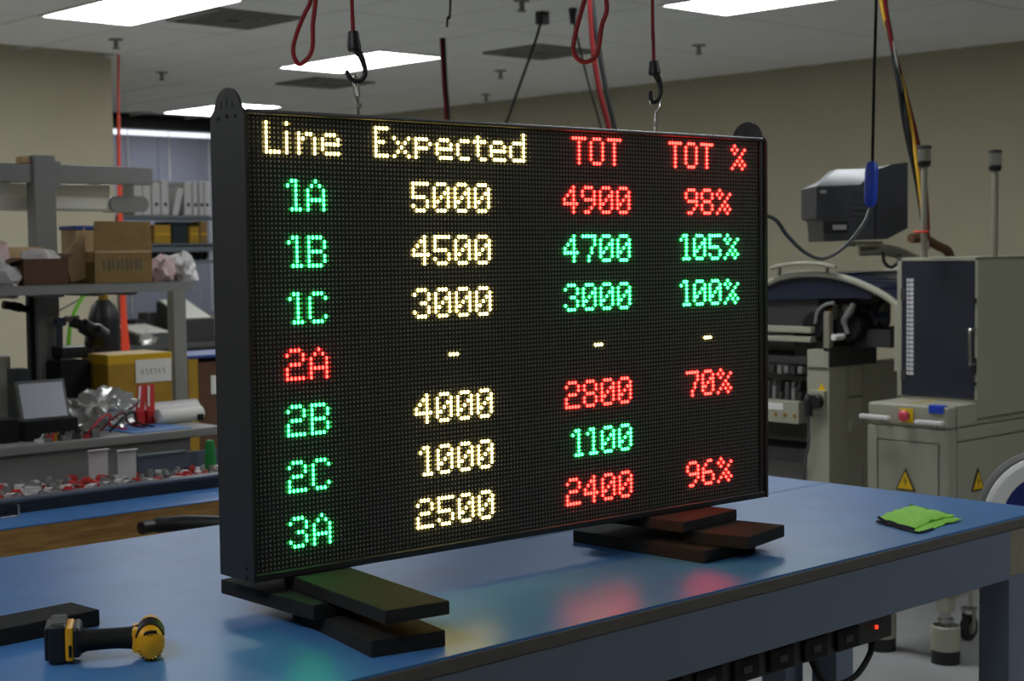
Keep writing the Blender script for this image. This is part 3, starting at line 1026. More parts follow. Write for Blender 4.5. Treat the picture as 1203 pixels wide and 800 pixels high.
# batten light fixture under the arm
YX = YP + .08
e0, e1 = pY(128, 239, YX), pY(173, 239, YX)
zc = (pY(128, 230, YX).z + pY(128, 249, YX).z) / 2
rr = (pY(128, 230, YX).z - pY(128, 249, YX).z) / 2
fx = thing('batten_fixture', 'long ivory batten light fixture hung under the overhead arm', 'light fixture', (e0.x, YX, zc))
box(-.3, e0.x + .02, YX + .0, YX + .09, zc - rr * .9, zc + rr * .9, bev=.012, seg=3).build('housing', 'tube', fx)
box(-.3, e0.x + .03, YX + .04, YX + .11, zc + rr * .9, zc + rr * 2.4, bev=.006).build('reflector', 'tube', fx)
pl = [(e0.x + rr, zc - rr)] + [(e1.x - rr + rr * math.cos(R(t)), zc + rr * math.sin(R(t))) for t in range(-90, 91, 20)] + [(e0.x + rr + rr * math.cos(R(t)), zc + rr * math.sin(R(t))) for t in range(90, 271, 20)]
B().prism(pl, (0, YX - .012, 0), (1, 0, 0), (0, 0, 1), (0, .11, 0)).build('end_cap', 'grey', fx)
for xx in (e0.x - .02, e0.x - .4):
    box(xx - .012, xx + .012, YX + .05, YX + .1, zc + rr * 2.2, pY(90, 214, YP).z + .02, bev=.002).build('hanger', 'blackm', fx)
q = pY(20, 228, YX)
tag(B().lathe([(0, 0), (.03, 0), (.06, .02), (.075, .05), (0, .05)], (q.x - .03, YX + .075, zc + rr * 2.4 + .001), (0, 0, 1), 18).build('lamp_bowl', 'white'), 'white bowl-shaped cover sitting on the batten fixture', 'cover')

# --- items on the upper shelf
cb = thing('cardboard_box', 'large open brown carton with an upright flap on the upper shelf', 'box', (0, 0, zs))
YBX = 3.16
a, c = pY(111, 327, YBX), pY(179, 327, YBX)
top, fold = pY(112, 260, YBX).z, pY(112, 296, YBX).z
cb.location = ((a.x + c.x) / 2, YBX + .1, zs)
b = B()
for (xa, xb, ya, yb) in ((a.x, c.x, YBX, YBX + .004), (a.x, c.x, YBX + .2, YBX + .204), (a.x, a.x + .004, YBX, YBX + .2), (c.x - .004, c.x, YBX, YBX + .2)):
    b.box(xa, xb, ya, yb, zs, fold)
b.box(a.x, c.x, YBX, YBX + .2, zs, zs + .004)
b.build('carton', 'card', cb)
B().prism([(a.x, fold), (c.x, fold), (c.x - .004, top), (a.x + .004, top)], (0, YBX - .002, 0), (1, 0, 0), (0, 0, 1), (0, .004, 0)).build('flap', 'card', cb)
bb = B()
for k in range(9):   # blurred stencil print on the front
    x0 = pY(121 + k * 5.4, 310, YBX).x
    hh = .044 if k % 3 else .036
    zc_ = pY(121, 311, YBX).z
    bb.box(x0, x0 + .008 + .003 * (k % 2), YBX - .0008, YBX, zc_ - hh / 2, zc_ + hh / 2)
bb.build('stencil_print', 'print', cb)
box(a.x + .004, c.x - .004, YBX - .0028, YBX - .001, fold - .005, fold + .004).build('fold_tape', 'card_l', cb)
B().prism([(a.x - .002, 0), (a.x - .06, -.015), (a.x - .085, .09), (a.x - .002, .19)], (0, YBX + .06, zs + .02), (1, 0, 0), (0, 0, 1), (0, .004, 0)).build('side_flap', 'card_l', cb)
tag(bY(89, 272, 114, 268, YBX + .25, .12, z0=zs, bev=.004).build('lidded_box', 'card_l'), 'pale carton behind the large open carton', 'box')
lx0, lx1 = pY(88, 266, YBX + .25).x, pY(113, 266, YBX + .25).x
tag(box(lx0 - .004, lx1 + .004, YBX + .245, YBX + .374, pY(90, 270, YBX + .25).z, pY(90, 265, YBX + .25).z, bev=.003).build('box_lid', 'bluelid'), 'blue lid resting on the pale carton', 'lid')
YO = 3.14
sbx = thing('cardboard_box', 'small dark brown open carton with white foam inside', 'box', (0, 0, zs))
a, c = pY(28, 328, YO), pY(81, 328, YO)
zt_ = pY(40, 304, YO).z
sbx.location = ((a.x + c.x) / 2, YO + .08, zs)
b = B()
for (xa, xb, ya, yb) in ((a.x, c.x, YO, YO + .004), (a.x, c.x, YO + .16, YO + .164), (a.x, a.x + .004, YO, YO + .16), (c.x - .004, c.x, YO, YO + .16)):
    b.box(xa, xb, ya, yb, zs, zt_)
b.box(a.x, c.x, YO, YO + .16, zs, zs + .004)
b.build('carton', 'card_d', sbx)
B().prism([(0, 0), (.16, 0), (.15, .055), (.01, .055)], (a.x, YO, zt_), (0, 1, 0), (-.9, 0, -.3), (.003, 0, .003)).build('flap', 'card_d', sbx)
B().prism([(0, 0), (.16, 0), (.15, .03), (.01, .03)], (c.x, YO, zt_), (0, 1, 0), (.9, 0, .5), (.003, 0, .003)).build('flap', 'card_d', sbx)
B().prism([(0, 0), (c.x - a.x, 0), (c.x - a.x, .05), (0, .05)], (a.x, YO + .164, zt_), (1, 0, 0), (0, .5, .8), (0, .003, .003)).build('flap', 'card_l', sbx)
m_ = (a.x + c.x) / 2
tag(B().blob((m_ + .02, YO + .09, zt_ - .01), (c.x - a.x) * .42, .065, .05, 4, .1, 3).build('foam_wrap', 'bag'), 'white foam wrap inside the small dark carton', 'foam wrap')
q = pY(4, 300, 3.2)
tag(B().blob((q.x - .02, 3.30, zs + .09), .075, .065, .095, 9, .22, 3, floor=zs).build('packing_bag', 'pinkbag'), 'pale pink packing foam bag at the end of the upper shelf', 'bag')
q = pY(6, 325, 3.14)
tag(B().blob((q.x, 3.17, zs + .035), .07, .045, .05, 12, .22, 3, floor=zs).build('packing_bag', 'bag'), 'white plastic bag in front of the pink foam bag', 'bag')
q = pY(193, 318, 3.2)
tag(B().blob((q.x, 3.22, zs + .04), .06, .05, .055, 5, .2, 3, floor=zs).build('packing_bag', 'pinkbag'), 'pinkish crumpled plastic bag against the large open carton', 'bag')
q = pY(215, 314, 3.2)
tag(B().blob((q.x, 3.22, zs + .045), .055, .05, .06, 6, .3, 3, floor=zs).build('packing_bag', 'bag'), 'white crumpled plastic bag at the shelf corner', 'bag')
q = pY(31, 189, YP)
tag(box(q.x - .02, q.x + .022, YP + .004, YP + .05, pY(90, 194, YP).z, pY(90, 194, YP).z + .028, bev=.006).build('junction_box', 'card_l'), 'small cream junction block on top of the overhead arm', 'junction box')

# --- items on the steel worktop
YM = 2.98
mo = thing('test_panel', 'dark framed flat panel with a pale face leaning on the steel bench', 'display', (0, 0, ZS))
p0, p1, p2, p3 = pY(29, 494, YM), pY(83, 491, YM), pY(72, 448, YM + .09), pY(20, 452, YM + .09)
mo.location = ((p0.x + p1.x) / 2, YM, ZS)
dz = ZS + .012 - min(p0.z, p1.z)
p0.z = p1.z = ZS + .012
n = (p1 - p0).cross(p3 - p0).normalized()
ex, ey = (p1 - p0), (p3 - p0)
lx, ly = ex.length, ey.length
ex.normalize()
ey.normalize()
B().prism([(-.006, -.01), (lx + .006, -.01), (lx + .006, ly + .012), (-.006, ly + .012)], p0, ex, ey, -n * .02).build('frame', 'blackp', mo)
B().prism([(.004, .004), (lx - .004, .004), (lx - .004, ly), (.004, ly)], p0 + n * .002, ex, ey, -n * .004).build('screen', 'screen', mo)
B().box(p0.x - .03, p1.x + .03, YM - .01, YM + .12, ZS, ZS + .014, bev=.004).build('base', 'blackm', mo)
B().tube([((p0 + p1) / 2 + Vector((0, .06, 0)), ), ] if False else [((p0.x + p1.x) / 2, YM + .1, ZS + .01), ((p2.x + p3.x) / 2, YM + .115, (p2.z + p3.z) / 2 - .02)], .01, 8).build('stay', 'blackp', mo)

for n_, (x0, y0, x1, y1, Y, hgt, m, nm, lb, ct) in enumerate((
        (0, 505, 22, 492, 2.86, None, 'blackm', 'tool_tray', 'low black tool tray on the steel bench end', 'tray'),
        (30, 505, 92, 490, 2.85, None, 'blackm', 'circuit_tray', 'long low black tray of circuit boards before the leaning panel', 'tray'),
        (21, 448, 36, 433, 3.2, None, 'dkgreen', 'tape_roll_box', 'small olive block behind the leaning panel', 'block'))):
    a, c = pY(x0, y0, Y), pY(x1, y1, Y)
    b = box(a.x, c.x, Y, Y + .09, ZS, max(c.z, ZS + .02), bev=.004)
    o = tag(b.build(nm, m), lb, ct)
circ = []
for k in range(16):
    a = pY(40 + k * 4.6, 500, 2.83)
    m = rnd.choice(('binder', 'vent', 'dark', 'dark', 'brass', 'red', 'vent'))
    jy, jw = rnd.uniform(-.015, .012), rnd.uniform(.006, .012)
    o = box(a.x - jw, a.x + jw, 2.79 + jy, 2.82 + jy, ZS, ZS + rnd.uniform(.008, .026), bev=.002)
    o.cyl((a.x, 2.805 + jy, ZS + .006), (a.x + .01, 2.79 + jy, ZS + .03), .003, .003, 8)
    o = o.build('small_component', m)
    tag(o, {'binder': 'white', 'dark': 'charcoal', 'red': 'red', 'brass': 'brass', 'vent': 'grey'}[m] + ' small electronic part scattered along the steel bench edge', 'component', 'small parts on the steel bench edge')
q = pY(118, 478, 3.0)
tag(B().blob((q.x + .03, 3.06, ZS + .05), .125, .09, .085, 21, .22, 4, floor=ZS, freq=1.5).build('film_bag', 'silver'), 'crumpled clear silvery film bag on the steel bench', 'bag')
for k, (x0, y0, x1, y1) in enumerate(((100, 492, 128, 478), (112, 500, 150, 482), (125, 494, 160, 478))):
    pa, pb = pY(x0, y0, 2.9), pY(x1, y1, 2.94)
    tag(B().tube([(pa.x, 2.88, ZS + .004), ((pa.x + pb.x) / 2, 2.9, ZS + .05), ((pa.x + pb.x) / 2 + .05, 2.92, ZS + .06), (pb.x, 2.93, ZS + .02), (pb.x + .05, 2.9, ZS + .004)], .004, 6).build('lead_wire', ('red', 'dkred', 'blackm')[k]),
        ('bright red', 'dark red', 'black')[k] + ' loose lead wire curling before the film bag', 'wire')
a, c = pZ(130, 506, ZS), pZ(196, 499, ZS)
tag(box(a.x, c.x, YF_ + .02, YF_ + .24, ZS, ZS + .004, bev=.001, seg=1).build('blue_sheet', 'mat_blue'), 'small bright blue sheet on the steel bench edge', 'sheet')
a, c = pY(192, 489, 2.95), pY(246, 489, 2.95)
rl = thing('paper_roll', 'white paper roll with a dark core lying on the steel bench', 'roll', ((a.x + c.x) / 2, 2.99, ZS))
B().cyl((a.x, 2.99, ZS + .028), (c.x - .01, 2.99, ZS + .028), .028, .028, 20, bev=.003).build('roll', 'paper', rl)
box(c.x - .045, c.x - .02, 2.955, 2.963, ZS + .004, ZS + .028, bev=.002).build('clip', 'blackm', rl)
a, c = pY(150, 485, 3.1), pY(234, 478, 3.1)
tag(B().cyl((a.x, 3.12, ZS + .035), (c.x, 3.12, ZS + .035), .034, .034, 18, bev=.004).build('wrap_roll', 'bag'), 'translucent bubble wrap roll behind the white paper roll', 'roll')

# yellow-taped carton
YC = 3.2
yc = thing('cardboard_box', 'yellow-taped carton with a white handwritten label', 'box', (0, 0, ZS))
a, c = pY(128, 475, YC), pY(203, 475, YC)
zt_ = pY(160, 416, YC).z
yc.location = ((a.x + c.x) / 2, YC + .1, ZS)
box(a.x, c.x, YC, YC + .2, ZS, zt_, bev=.004).build('carton', 'card_y', yc)
b = box(a.x - .001, c.x + .001, YC - .0015, YC + .2015, zt_ - .035, zt_ + .0015, bev=.002)
b.build('tape_band', 'tape', yc)
lb_ = box(pY(159, 440, YC).x, pY(201, 440, YC).x, YC - .004, YC - .0005, pY(160, 450, YC).z, pY(160, 423, YC).z).build('paper_label', 'paper', yc)
b = B()
for k in range(6):
    xx = pY(165 + k * 5, 440, YC).x
    b.tube([(xx, YC - .0045, pY(160, 439 - (k % 2) * 3, YC).z), (xx + .006, YC - .0045, pY(160, 434, YC).z), (xx + .010, YC - .0045, pY(160, 441, YC).z)], .0009, 5)
b.build('handwriting', 'print', lb_)
for k, (x0, tilt) in enumerate(((168, .35), (180, .2))):
    q = pY(x0, 475, 2.98)
    b = B().prism([(0, 0), (.035, 0), (.035 + .05 * tilt, .1), (.05 * tilt, .1)], (q.x, 3.03, ZS + .045), (1, 0, 0), (0, .15, 1), (0, .004, 0))
    b.box(q.x, q.x + .03, 3.02, 3.06, ZS, ZS + .05)
    o = tag(b.build('striped_card', 'red'), 'red and white striped card propped before the taped carton' if k == 0 else 'second striped card leaning beside the first', 'card')
    B().prism([(.008, .02), (.016, .02), (.016 + .05 * tilt * .8, .095), (.008 + .05 * tilt * .8, .095)], (q.x, 3.0285, ZS + .045), (1, 0, 0), (0, .15, 1), (0, .002, 0)).build('white_stripe', 'paper', o)

# tall black cylinder with regulator, standing on the floor behind the bench
q = pD(123, 420, 6.9)
gc = thing('gas_cylinder', 'tall black gas cylinder with brass regulator behind the steel bench', 'gas cylinder', (q.x, q.y, 0))
zt_ = pD(123, 352, 6.9).z
rc = 18.5 / FPX * 6.9
B().lathe([(0, 0), (rc, 0.01), (rc, zt_ - .10), (rc * .95, zt_ - .07), (rc * .74, zt_ - .025), (rc * .42, zt_), (0, zt_)], (q.x, q.y, 0), (0, 0, 1), 28).build('bottle', 'blackp', gc)
B().cyl((q.x, q.y, zt_), (q.x, q.y, zt_ + .06), .022, .022, 12).cyl((q.x - .06, q.y, zt_ + .045), (q.x + .03, q.y, zt_ + .045), .018, .018, 12).build('valve', 'brass', gc)
B().tube([(q.x - .06, q.y, zt_ + .05), (q.x - .11, q.y - .03, zt_ + .02), (q.x - .17, q.y - .05, zt_ - .06), (q.x - .2, q.y - .06, zt_ - .16), (q.x - .2, q.y - .06, zt_ - .32)], .009, 8).build('hose', 'lime', gc)
B().tube([(q.x - .06, q.y, zt_ + .03), (q.x - .2, q.y - .02, zt_ - .03), (q.x - .36, q.y - .05, zt_ - .1)], .004, 6).build('tie_chain', 'vent', gc)

# black microscope-like inspection tool and black seat on the bench behind the panel
YI = 3.3
it = thing('inspection_scope', 'black inspection scope with an angled head on the steel bench', 'microscope', (0, 0, ZS))
q = pY(90, 440, YI)
it.location = (q.x, YI + .04, ZS)
bY(70, 425, 107, 428, YI, .16, z0=ZS, bev=.01).build('base', 'blackm', it)
bY(74, 422, 104, 406, YI + .02, .1, bev=.008).build('stage', 'blackp', it)
a, c = pY(82, 382, YI + .05), pY(122, 400, YI + .05)
B().tube([pY(84, 378, YI + .05), pY(100, 384, YI + .05), pY(120, 398, YI + .05)], [.02, .03, .042], 12).build('head', 'blackp', it)
B().cyl(pY(70, 408, YI + .06), pY(70, 380, YI + .06), .012, .012, 12).cyl(pY(65, 378, YI + .06), pY(76, 378, YI + .06), .016, .016, 12).build('column', 'slate_d', it)
B().cyl(pY(76, 375, YI + .05), pY(92, 374, YI + .05), .011, .011, 12).build('eyepiece', 'vent', it)
B().tube([pY(106, 392, YI + .09), pY(104, 412, YI + .09), pY(102, 428, YI + .09)], .018, 10).build('stand', 'blackp', it)
qd = pY(18, 358, YP - .02)
tag(B().tube([pY(4, 358, YP + .03), pY(18, 360, YP + .03), pY(30, 363, YP + .03), pY(40, 364, YP + .03)], [.016, .018, .014, .005], 10).build('cable_brush', 'blackm'), 'black bottle brush sticking out from the tall post', 'brush')
q = pY(6, 424, 3.5)
tag(box(q.x - .08, pY(13, 424, 3.5).x, 3.5, 3.54, ZS, pY(6, 417, 3.5).z, bev=.008).build('chrome_box', 'steel'), 'small shiny metal box at the back of the steel bench', 'box')

# brown carton and stand behind the bench end
q0, q1 = pD(222, 470, 6.6), pD(256, 470, 6.6)
st = thing('side_stand', 'low wooden stand with blue top beyond the steel bench', 'stand', (q0.x, q0.y, 0))
zt_ = pD(235, 418, 6.6).z
box(q0.x, q0.x + .35, q0.y, q0.y + .3, zt_ - .012, zt_, bev=.002).build('stand_top', 'bluelid', st)
for dx in (0.005, .3):
    for dy in (.005, .25):
        box(q0.x + dx, q0.x + dx + .045, q0.y + dy, q0.y + dy + .045, 0, zt_ - .012).build('leg', 'card_y', st)
bx = box(q0.x + .06, q0.x + .29, q0.y + .02, q0.y + .24, .3, zt_ - .03, bev=.004)
bx.box(q0.x + .02, q0.x + .33, q0.y + .01, q0.y + .28, .27, .3)
bx.build('drawer_box', 'card_d', st)
box(q0.x + .12, q0.x + .2, q0.y + .016, q0.y + .021, zt_ - .17, zt_ - .09).build('paper_label', 'paper', st)
q = pD(244, 530, 5.6)
tag(B().lathe([(0, 0), (.05, 0), (.035, .16), (.018, .2), (.016, .24), (0, .24)], (q.x, q.y, max(q.z - .06, 0)), (0, 0, 1), 16).build('green_bottle', 'green'), 'green plastic bottle between the bench end and the stand', 'bottle') if False else None

# ================================================================== hanging cables
def cable(name, pts, d, r, m, label, cat='cable', ceil_top=True, seg=8, to_floor=False):
    P3 = [pD(x, y, dd) for (x, y), dd in zip(pts, d if isinstance(d, (list, tuple)) else [d] * len(pts))]
    if ceil_top:
        P3[0].z = H + .005
    if to_floor:
        P3 += [Vector((P3[-1].x, P3[-1].y, .8)), Vector((P3[-1].x, P3[-1].y, .012))]
    return tag(B().tube(P3, r, seg).build(name, m), label, cat)


def ceil_d(x, y):
    return (pZ(x, y, H) - CAM).dot(FWD)


d1 = ceil_d(139, 64)
hs = thing('hanging_hose', 'flat orange-red hose hanging from the ceiling past the beige wall end', 'hose', pZ(139, 64, H))
p_ = [pD(139, 64, d1), pD(139.5, 160, d1), pD(141, 250, d1), pD(144, 340, d1), pD(147, 412, d1)]
p_[0].z = H + .01
B().tube(p_, [.008, .012, .017, .02, .02, .02], 8).build('hose', 'orange', hs)
for dx in (-.03, .025):
    B().tube([p_[3] + Vector((dx * .3, 0, -.05)), p_[4] + Vector((dx, -.02, -.15)), p_[4] + Vector((dx * 1.2, -.03, -.45))], .009, 6).build('lead', 'orange', hs)
B().tube([p_[4], p_[4] + Vector((.01, 0, -.5)), Vector((p_[4].x, p_[4].y, .02))], .012, 8).build('tail', 'orange', hs)

dA = ceil_d(522, 44)
c_ = thing('cable_pair', 'maroon and black cable pair hanging between ceiling panel and sign', 'cable', pZ(522, 44, H))
for k, (m, ox) in enumerate((('dkred', 0), ('blackm', 3.2))):
    q = [pD(518.5 + ox, 45, dA), pD(520 + ox, 75, dA), pD(521.5 + ox, 105, dA), pD(524 + ox, 145, dA), pD(527 + ox, 330, dA)]
    q += [Vector((q[-1].x, q[-1].y, .25)), Vector((q[-1].x + .05, q[-1].y + .03, .012))]
    q[0].z = H + .005
    B().tube(q, .011 if k == 0 else .009, 8).build('strand', m, c_)
d2 = ceil_d(636, 12)
c_ = thing('plugged_cord', 'black cord with a square plug slanting down to the sign top', 'cord', pZ(636, 12, H))
q0 = pZ(637, 13, H)
B().tube([q0, pD(636, 22, d2), pD(630, 45, d2), pD(616, 85, d2), pD(597, 138, d2), pD(580, 190, d2), Vector((pD(572, 190, d2).x, pD(572, 190, d2).y, 1.3)), Vector((pD(572, 190, d2).x, pD(572, 190, d2).y, .01))], .0075, 8).build('cord', 'blackm', c_)
box(q0.x - .03, q0.x + .03, q0.y - .03, q0.y + .03, H - .075, H, bev=.008).build('plug', 'blackp', c_)
d3 = ceil_d(673, 8)
c_ = thing('plugged_cord', 'thin dark cord with a small plug behind the red loop', 'cord', pZ(673, 8, H))
q0 = pZ(673, 9, H)
B().tube([q0, pD(674, 24, d3), pD(680, 52, d3), pD(692, 100, d3), pD(706, 150, d3), pD(715, 200, d3), Vector((pD(719, 200, d3).x, pD(719, 200, d3).y, 1.3)), Vector((pD(719, 200, d3).x, pD(719, 200, d3).y, .01))], .006, 8).build('cord', 'blackm', c_)
B().cyl((q0.x, q0.y, H - .09), (q0.x, q0.y, H), .016, .026, 12).build('plug', 'blackp', c_)
cable('hanging_cable', [(690, -60), (693, 0), (697, 60), (704, 105), (715, 150), (722, 200)], 6.2, .0105, 'dkred', 'dark red cable running down behind the slack red loop', to_floor=True)
cable('hanging_cable', [(692, -60), (696, 0), (704, 60), (712, 105), (722, 150), (730, 200)], 6.2, .0095, 'blackm', 'thick black cable running down behind the slack red loop', to_floor=True)
cable('hanging_cable', [(531, -60), (529, 0), (526, 20), (525, 32)], 5.0, .0035, 'blackm', 'thin black cable end dangling above the maroon pair')

# coloured bundle dropping to the press machine
bd = thing('cable_bundle', 'twisted red, yellow and black cable bundle dropping to the machines', 'cable', pD(1036, -120, 6.1))
for k, (m, w0, ph) in enumerate((('dkred', 3.5, 0), ('dkred', 5.5, .8), ('yellow_c', 1.2, 2.0), ('blackm', -1.6, 3.0), ('blackm', -3.2, 4.2), ('vent', 2.4, 5.0))):
    q = []
    for i, (x, y) in enumerate(((1034, -110), (1035, -60), (1037, 0), (1047, 50), (1058, 100), (1068, 150), (1078, 200), (1085, 250), (1087, 292))):
        q.append(pD(x + w0 * (.5 + .5 * min(i, 7) / 7) + 2.2 * math.sin(i * 1.3 + ph), y, 6.1 + .03 * math.cos(i * 1.3 + ph)))
    q[0].z = H + .005
    B().tube(q, .008 if m != 'vent' else .005, 7).build('strand', m, bd)

# black drop cord with blue connector, lead to the sign
dc = thing('drop_cord', 'black drop cord with a blue connector, looping to the sign', 'cord', pD(1029, -150, 4.2))
q = [pD(1031, -160, 4.2), pD(1030, -60, 4.2), pD(1029.5, 0, 4.2), pD(1027, 90, 4.2), pD(1025, 192, 4.2)]
q[0].z = H + .005
B().tube(q, .0042, 8).build('cord', 'blackm', dc)
a, c = pD(1024.5, 190, 4.2), pD(1022.5, 243, 4.2)
B().lathe([(0, 0), (.012, .001), (.0165, .012), (.018, .03), (.018, .09), (.015, .112), (.008, .121), (0, .121)], a, c - a, 16).build('connector', 'bluep', dc)
xr_ = DM @ Vector((SX1 + .004, .06, -.14))
B().tube([c, pD(1015, 262, 4.15), pD(1000, 282, 4.1), pD(983, 297, 4.0), pD(965, 304, 3.85), pD(945, 296, 3.65), pD(925, 277, 3.5), pD(908, 256, 3.4), xr_], .0045, 8).build('lead', 'grey_d', dc)

# ================================================================== right: cream machine with glass door
X1, Y1 = 3.588, .933
Yf = 1.275
mc = thing('depaneling_machine', 'cream machine cabinet with a smoked door, red stop button and warning signs', 'machine', (X1 + .4, 1.1, 0))
zc0, zc1 = .30, .945
XR = 4.75
low = box(X1 + .012, XR, Y1 + .012, Yf, zc0, zc1 - .001, bev=.004).build('lower_cabinet', 'cream', mc)
G = .0028   # half width of the open joints between panels
zg = pX(1066, 502, X1).z
dz0, dz1 = .34, pX(1066, 519, X1).z
dya, dyb = pX(1103, 520, X1).y, pX(1031, 515, X1).y
zA, zB = pY(1130, 519, Y1).z, pY(1130, 502, Y1).z


def fpanel(y0, y1, z0, z1, nm='front_panel'):
    return box(X1, X1 + .0125, y0, y1, z0, z1, bev=.0012, seg=1).build(nm, 'cream', mc)


def spanel(x0, x1, z0, z1):
    return box(x0, x1, Y1, Y1 + .0125, z0, z1, bev=.0012, seg=1).build('side_panel', 'cream', mc)


box(X1, X1 + .06, Y1, Yf, zg + G, zc1, bev=.010, seg=3).build('console_front', 'cream', mc)
fpanel(Y1, dya - G, zc0, zg - G)
fpanel(dyb + G, Yf, zc0, zg - G)
fpanel(dya - G, dyb + G, dz1 + G, zg - G)
fpanel(dya - G, dyb + G, zc0, dz0 - G)
dr_ = fpanel(dya + G, dyb - G, dz0 + G, dz1 - G, 'door')
xv = pY(1148, 495, Y1).x
spanel(X1 + .0125, X1 + .06 - G, zc0, zg - G)
spanel(X1 + .06 + G, XR, zc0, zA - G)
spanel(X1 + .06 + G, XR, zA + G, zB - G)
spanel(X1 + .06 + G, XR, zB + G, zB + .012)
spanel(X1 + .06 + G, xv, zB + .012, zc1)
spanel(xv, XR, zB + .024, zc1)


def warn_x(px, py, wpx, hpx, X, par):
    c = pX(px, py, X)
    hw = abs(pX(px - wpx / 2, py, X).y - pX(px + wpx / 2, py, X).y) / 2
    hh = abs(pX(px, py - hpx / 2, X).z - pX(px, py + hpx / 2, X).z) / 2
    tri = lambda k: [(-hw * k, -hh * k - hh * (1 - k) * .33), (hw * k, -hh * k - hh * (1 - k) * .33), (0, hh * k - hh * (1 - k) * .33)]
    s_ = B().prism(tri(1), (X - .006, c.y, c.z), (0, -1, 0), (0, 0, 1), (.003, 0, 0)).build('warning_sign', 'seam', par)
    B().prism(tri(.8), (X - .0068, c.y, c.z), (0, -1, 0), (0, 0, 1), (.002, 0, 0)).build('yellow_field', 'warn', s_)
    bolt = [(.06, .42), (-.2, -.1), (.02, -.02), (-.06, -.55), (.2, .04), (-.02, -.02)]
    B().prism([(x * hw, z * hh - hh * .1) for x, z in bolt], (X - .0074, c.y, c.z), (0, -1, 0), (0, 0, 1), (.002, 0, 0)).build('bolt_symbol', 'seam', s_)


def warn_y(px, py, wpx, hpx, Y, par):
    c = pY(px, py, Y)
    hw = abs(pY(px - wpx / 2, py, Y).x - pY(px + wpx / 2, py, Y).x) / 2
    hh = abs(pY(px, py - hpx / 2, Y).z - pY(px, py + hpx / 2, Y).z) / 2
    tri = lambda k: [(-hw * k, -hh * k - hh * (1 - k) * .33), (hw * k, -hh * k - hh * (1 - k) * .33), (0, hh * k - hh * (1 - k) * .33)]
    s_ = B().prism(tri(1), (c.x, Y - .005, c.z), (1, 0, 0), (0, 0, 1), (0, .004, 0)).build('warning_sign', 'seam', par)
    B().prism(tri(.8), (c.x, Y - .006, c.z), (1, 0, 0), (0, 0, 1), (0, .002, 0)).build('yellow_field', 'warn', s_)
    bolt = [(.06, .42), (-.2, -.1), (.02, -.02), (-.06, -.55), (.2, .04), (-.02, -.02)]
    B().prism([(x * hw, z * hh - hh * .1) for x, z in bolt], (c.x, Y - .0068, c.z), (1, 0, 0), (0, 0, 1), (0, .002, 0)).build('bolt_symbol', 'seam', s_)


warn_x(1064.5, 563, 23, 26, X1, mc)
warn_y(1148, 563, 15, 26, Y1, mc)
# handles, stop button, label, blue clip on the front
for x0, x1_, py in ((1010, 1044, 488.5), (1075, 1107, 495.5)):
    a, c = pX(x0, py, X1 - .05), pX(x1_, py + 1, X1 - .05)
    h_ = box(X1 - .058, X1 - .036, min(a.y, c.y), max(a.y, c.y), a.z - .008, a.z + .008, bev=.004).build('handle_bar', 'white', mc)
    m_ = (a.y + c.y) / 2
    b = box(X1 - .05, X1 + .001, m_ - .03, m_ - .018, a.z - .02, a.z - .006, bev=.002)
    b.box(X1 - .05, X1 + .001, m_ + .018, m_ + .03, a.z - .02, a.z - .006, bev=.002)
    b.build('handle_mount', 'cream', h_)
a = pX(1065.5, 488, X1)
es = box(X1 - .006, X1 + .001, a.y - .028, a.y + .028, a.z - .026, a.z + .026, bev=.002).build('stop_button', 'warn', mc)
B().cyl((X1 - .02, a.y, a.z), (X1, a.y, a.z), .013, .016, 16).build('collar', 'blackp', es)
B().lathe([(0, .016), (.014, .015), (.021, .008), (.021, 0), (0, 0)], (X1 - .02, a.y, a.z), (-1, 0, 0), 20).build('mushroom', 'pink', es)
a, c = pZ(1072, 474, zc1), pZ(1101, 470, zc1)
B().box(min(a.x, c.x) - .03, max(a.x, c.x) + .03, min(a.y, c.y), max(a.y, c.y), zc1 - .001, zc1 + .002).build('yellow_label', 'warn', mc)
a = pX(1100, 482, X1)
box(X1 - .006, X1 + .03, a.y - .03, a.y + .03, a.z - .012, zc1 + .004, bev=.003).build('blue_clip', 'bluep', mc)
# upper cabinet with smoked door
Xu = 3.784
zu1 = pX(1153, 302, Xu).z
b = B()
b.box(Xu + .012, XR, Y1, Y1 + .012, zc1, zu1)
b.box(Xu + .012, XR, Yf - .012, Yf, zc1, zu1)
b.box(XR - .012, XR, Y1, Yf, zc1, zu1)
b.box(Xu + .012, XR, Y1, Yf, zu1 - .012, zu1)
up_ = b.build('upper_cabinet', 'cream', mc)
b = B()
b.box(Xu, Xu + .014, Y1, Y1 + .012, zc1, zu1, bev=.002).box(Xu, Xu + .014, Yf - .02, Yf, zc1, zu1, bev=.002)
b.box(Xu, Xu + .014, Y1, Yf, zu1 - .014, zu1, bev=.002).box(Xu, Xu + .014, Y1, Yf, zc1, zc1 + .012)
b.build('door_frame', 'cream', mc)
gd = box(Xu - .004, Xu + .006, Y1 + .014, Yf - .022, zc1 + .014, zu1 - .016, bev=.001).build('glass_door', 'glassd', mc)
hp = [pX(1147, 388, Xu - .03), pX(1141, 388, Xu - .035), pX(1139, 395, Xu - .04), pX(1139, 420, Xu - .04), pX(1141, 426, Xu - .035), pX(1147, 427, Xu - .03)]
hy = hp[2].y
za, zb = pX(1140, 427, Xu).z, pX(1140, 387, Xu).z
B().tube([(Xu, hy, zb), (Xu - .03, hy, zb), (Xu - .038, hy, zb - .012), (Xu - .038, hy, za + .012), (Xu - .03, hy, za), (Xu, hy, za)], .006, 8).build('door_handle', 'steel', gd)
for py in (346, 441):
    q = pX(1062, py, Xu)
    box(Xu - .008, Xu + .004, q.y - .012, q.y + .01, q.z - .022, q.z + .022, bev=.002).build('hinge', 'dark', gd)
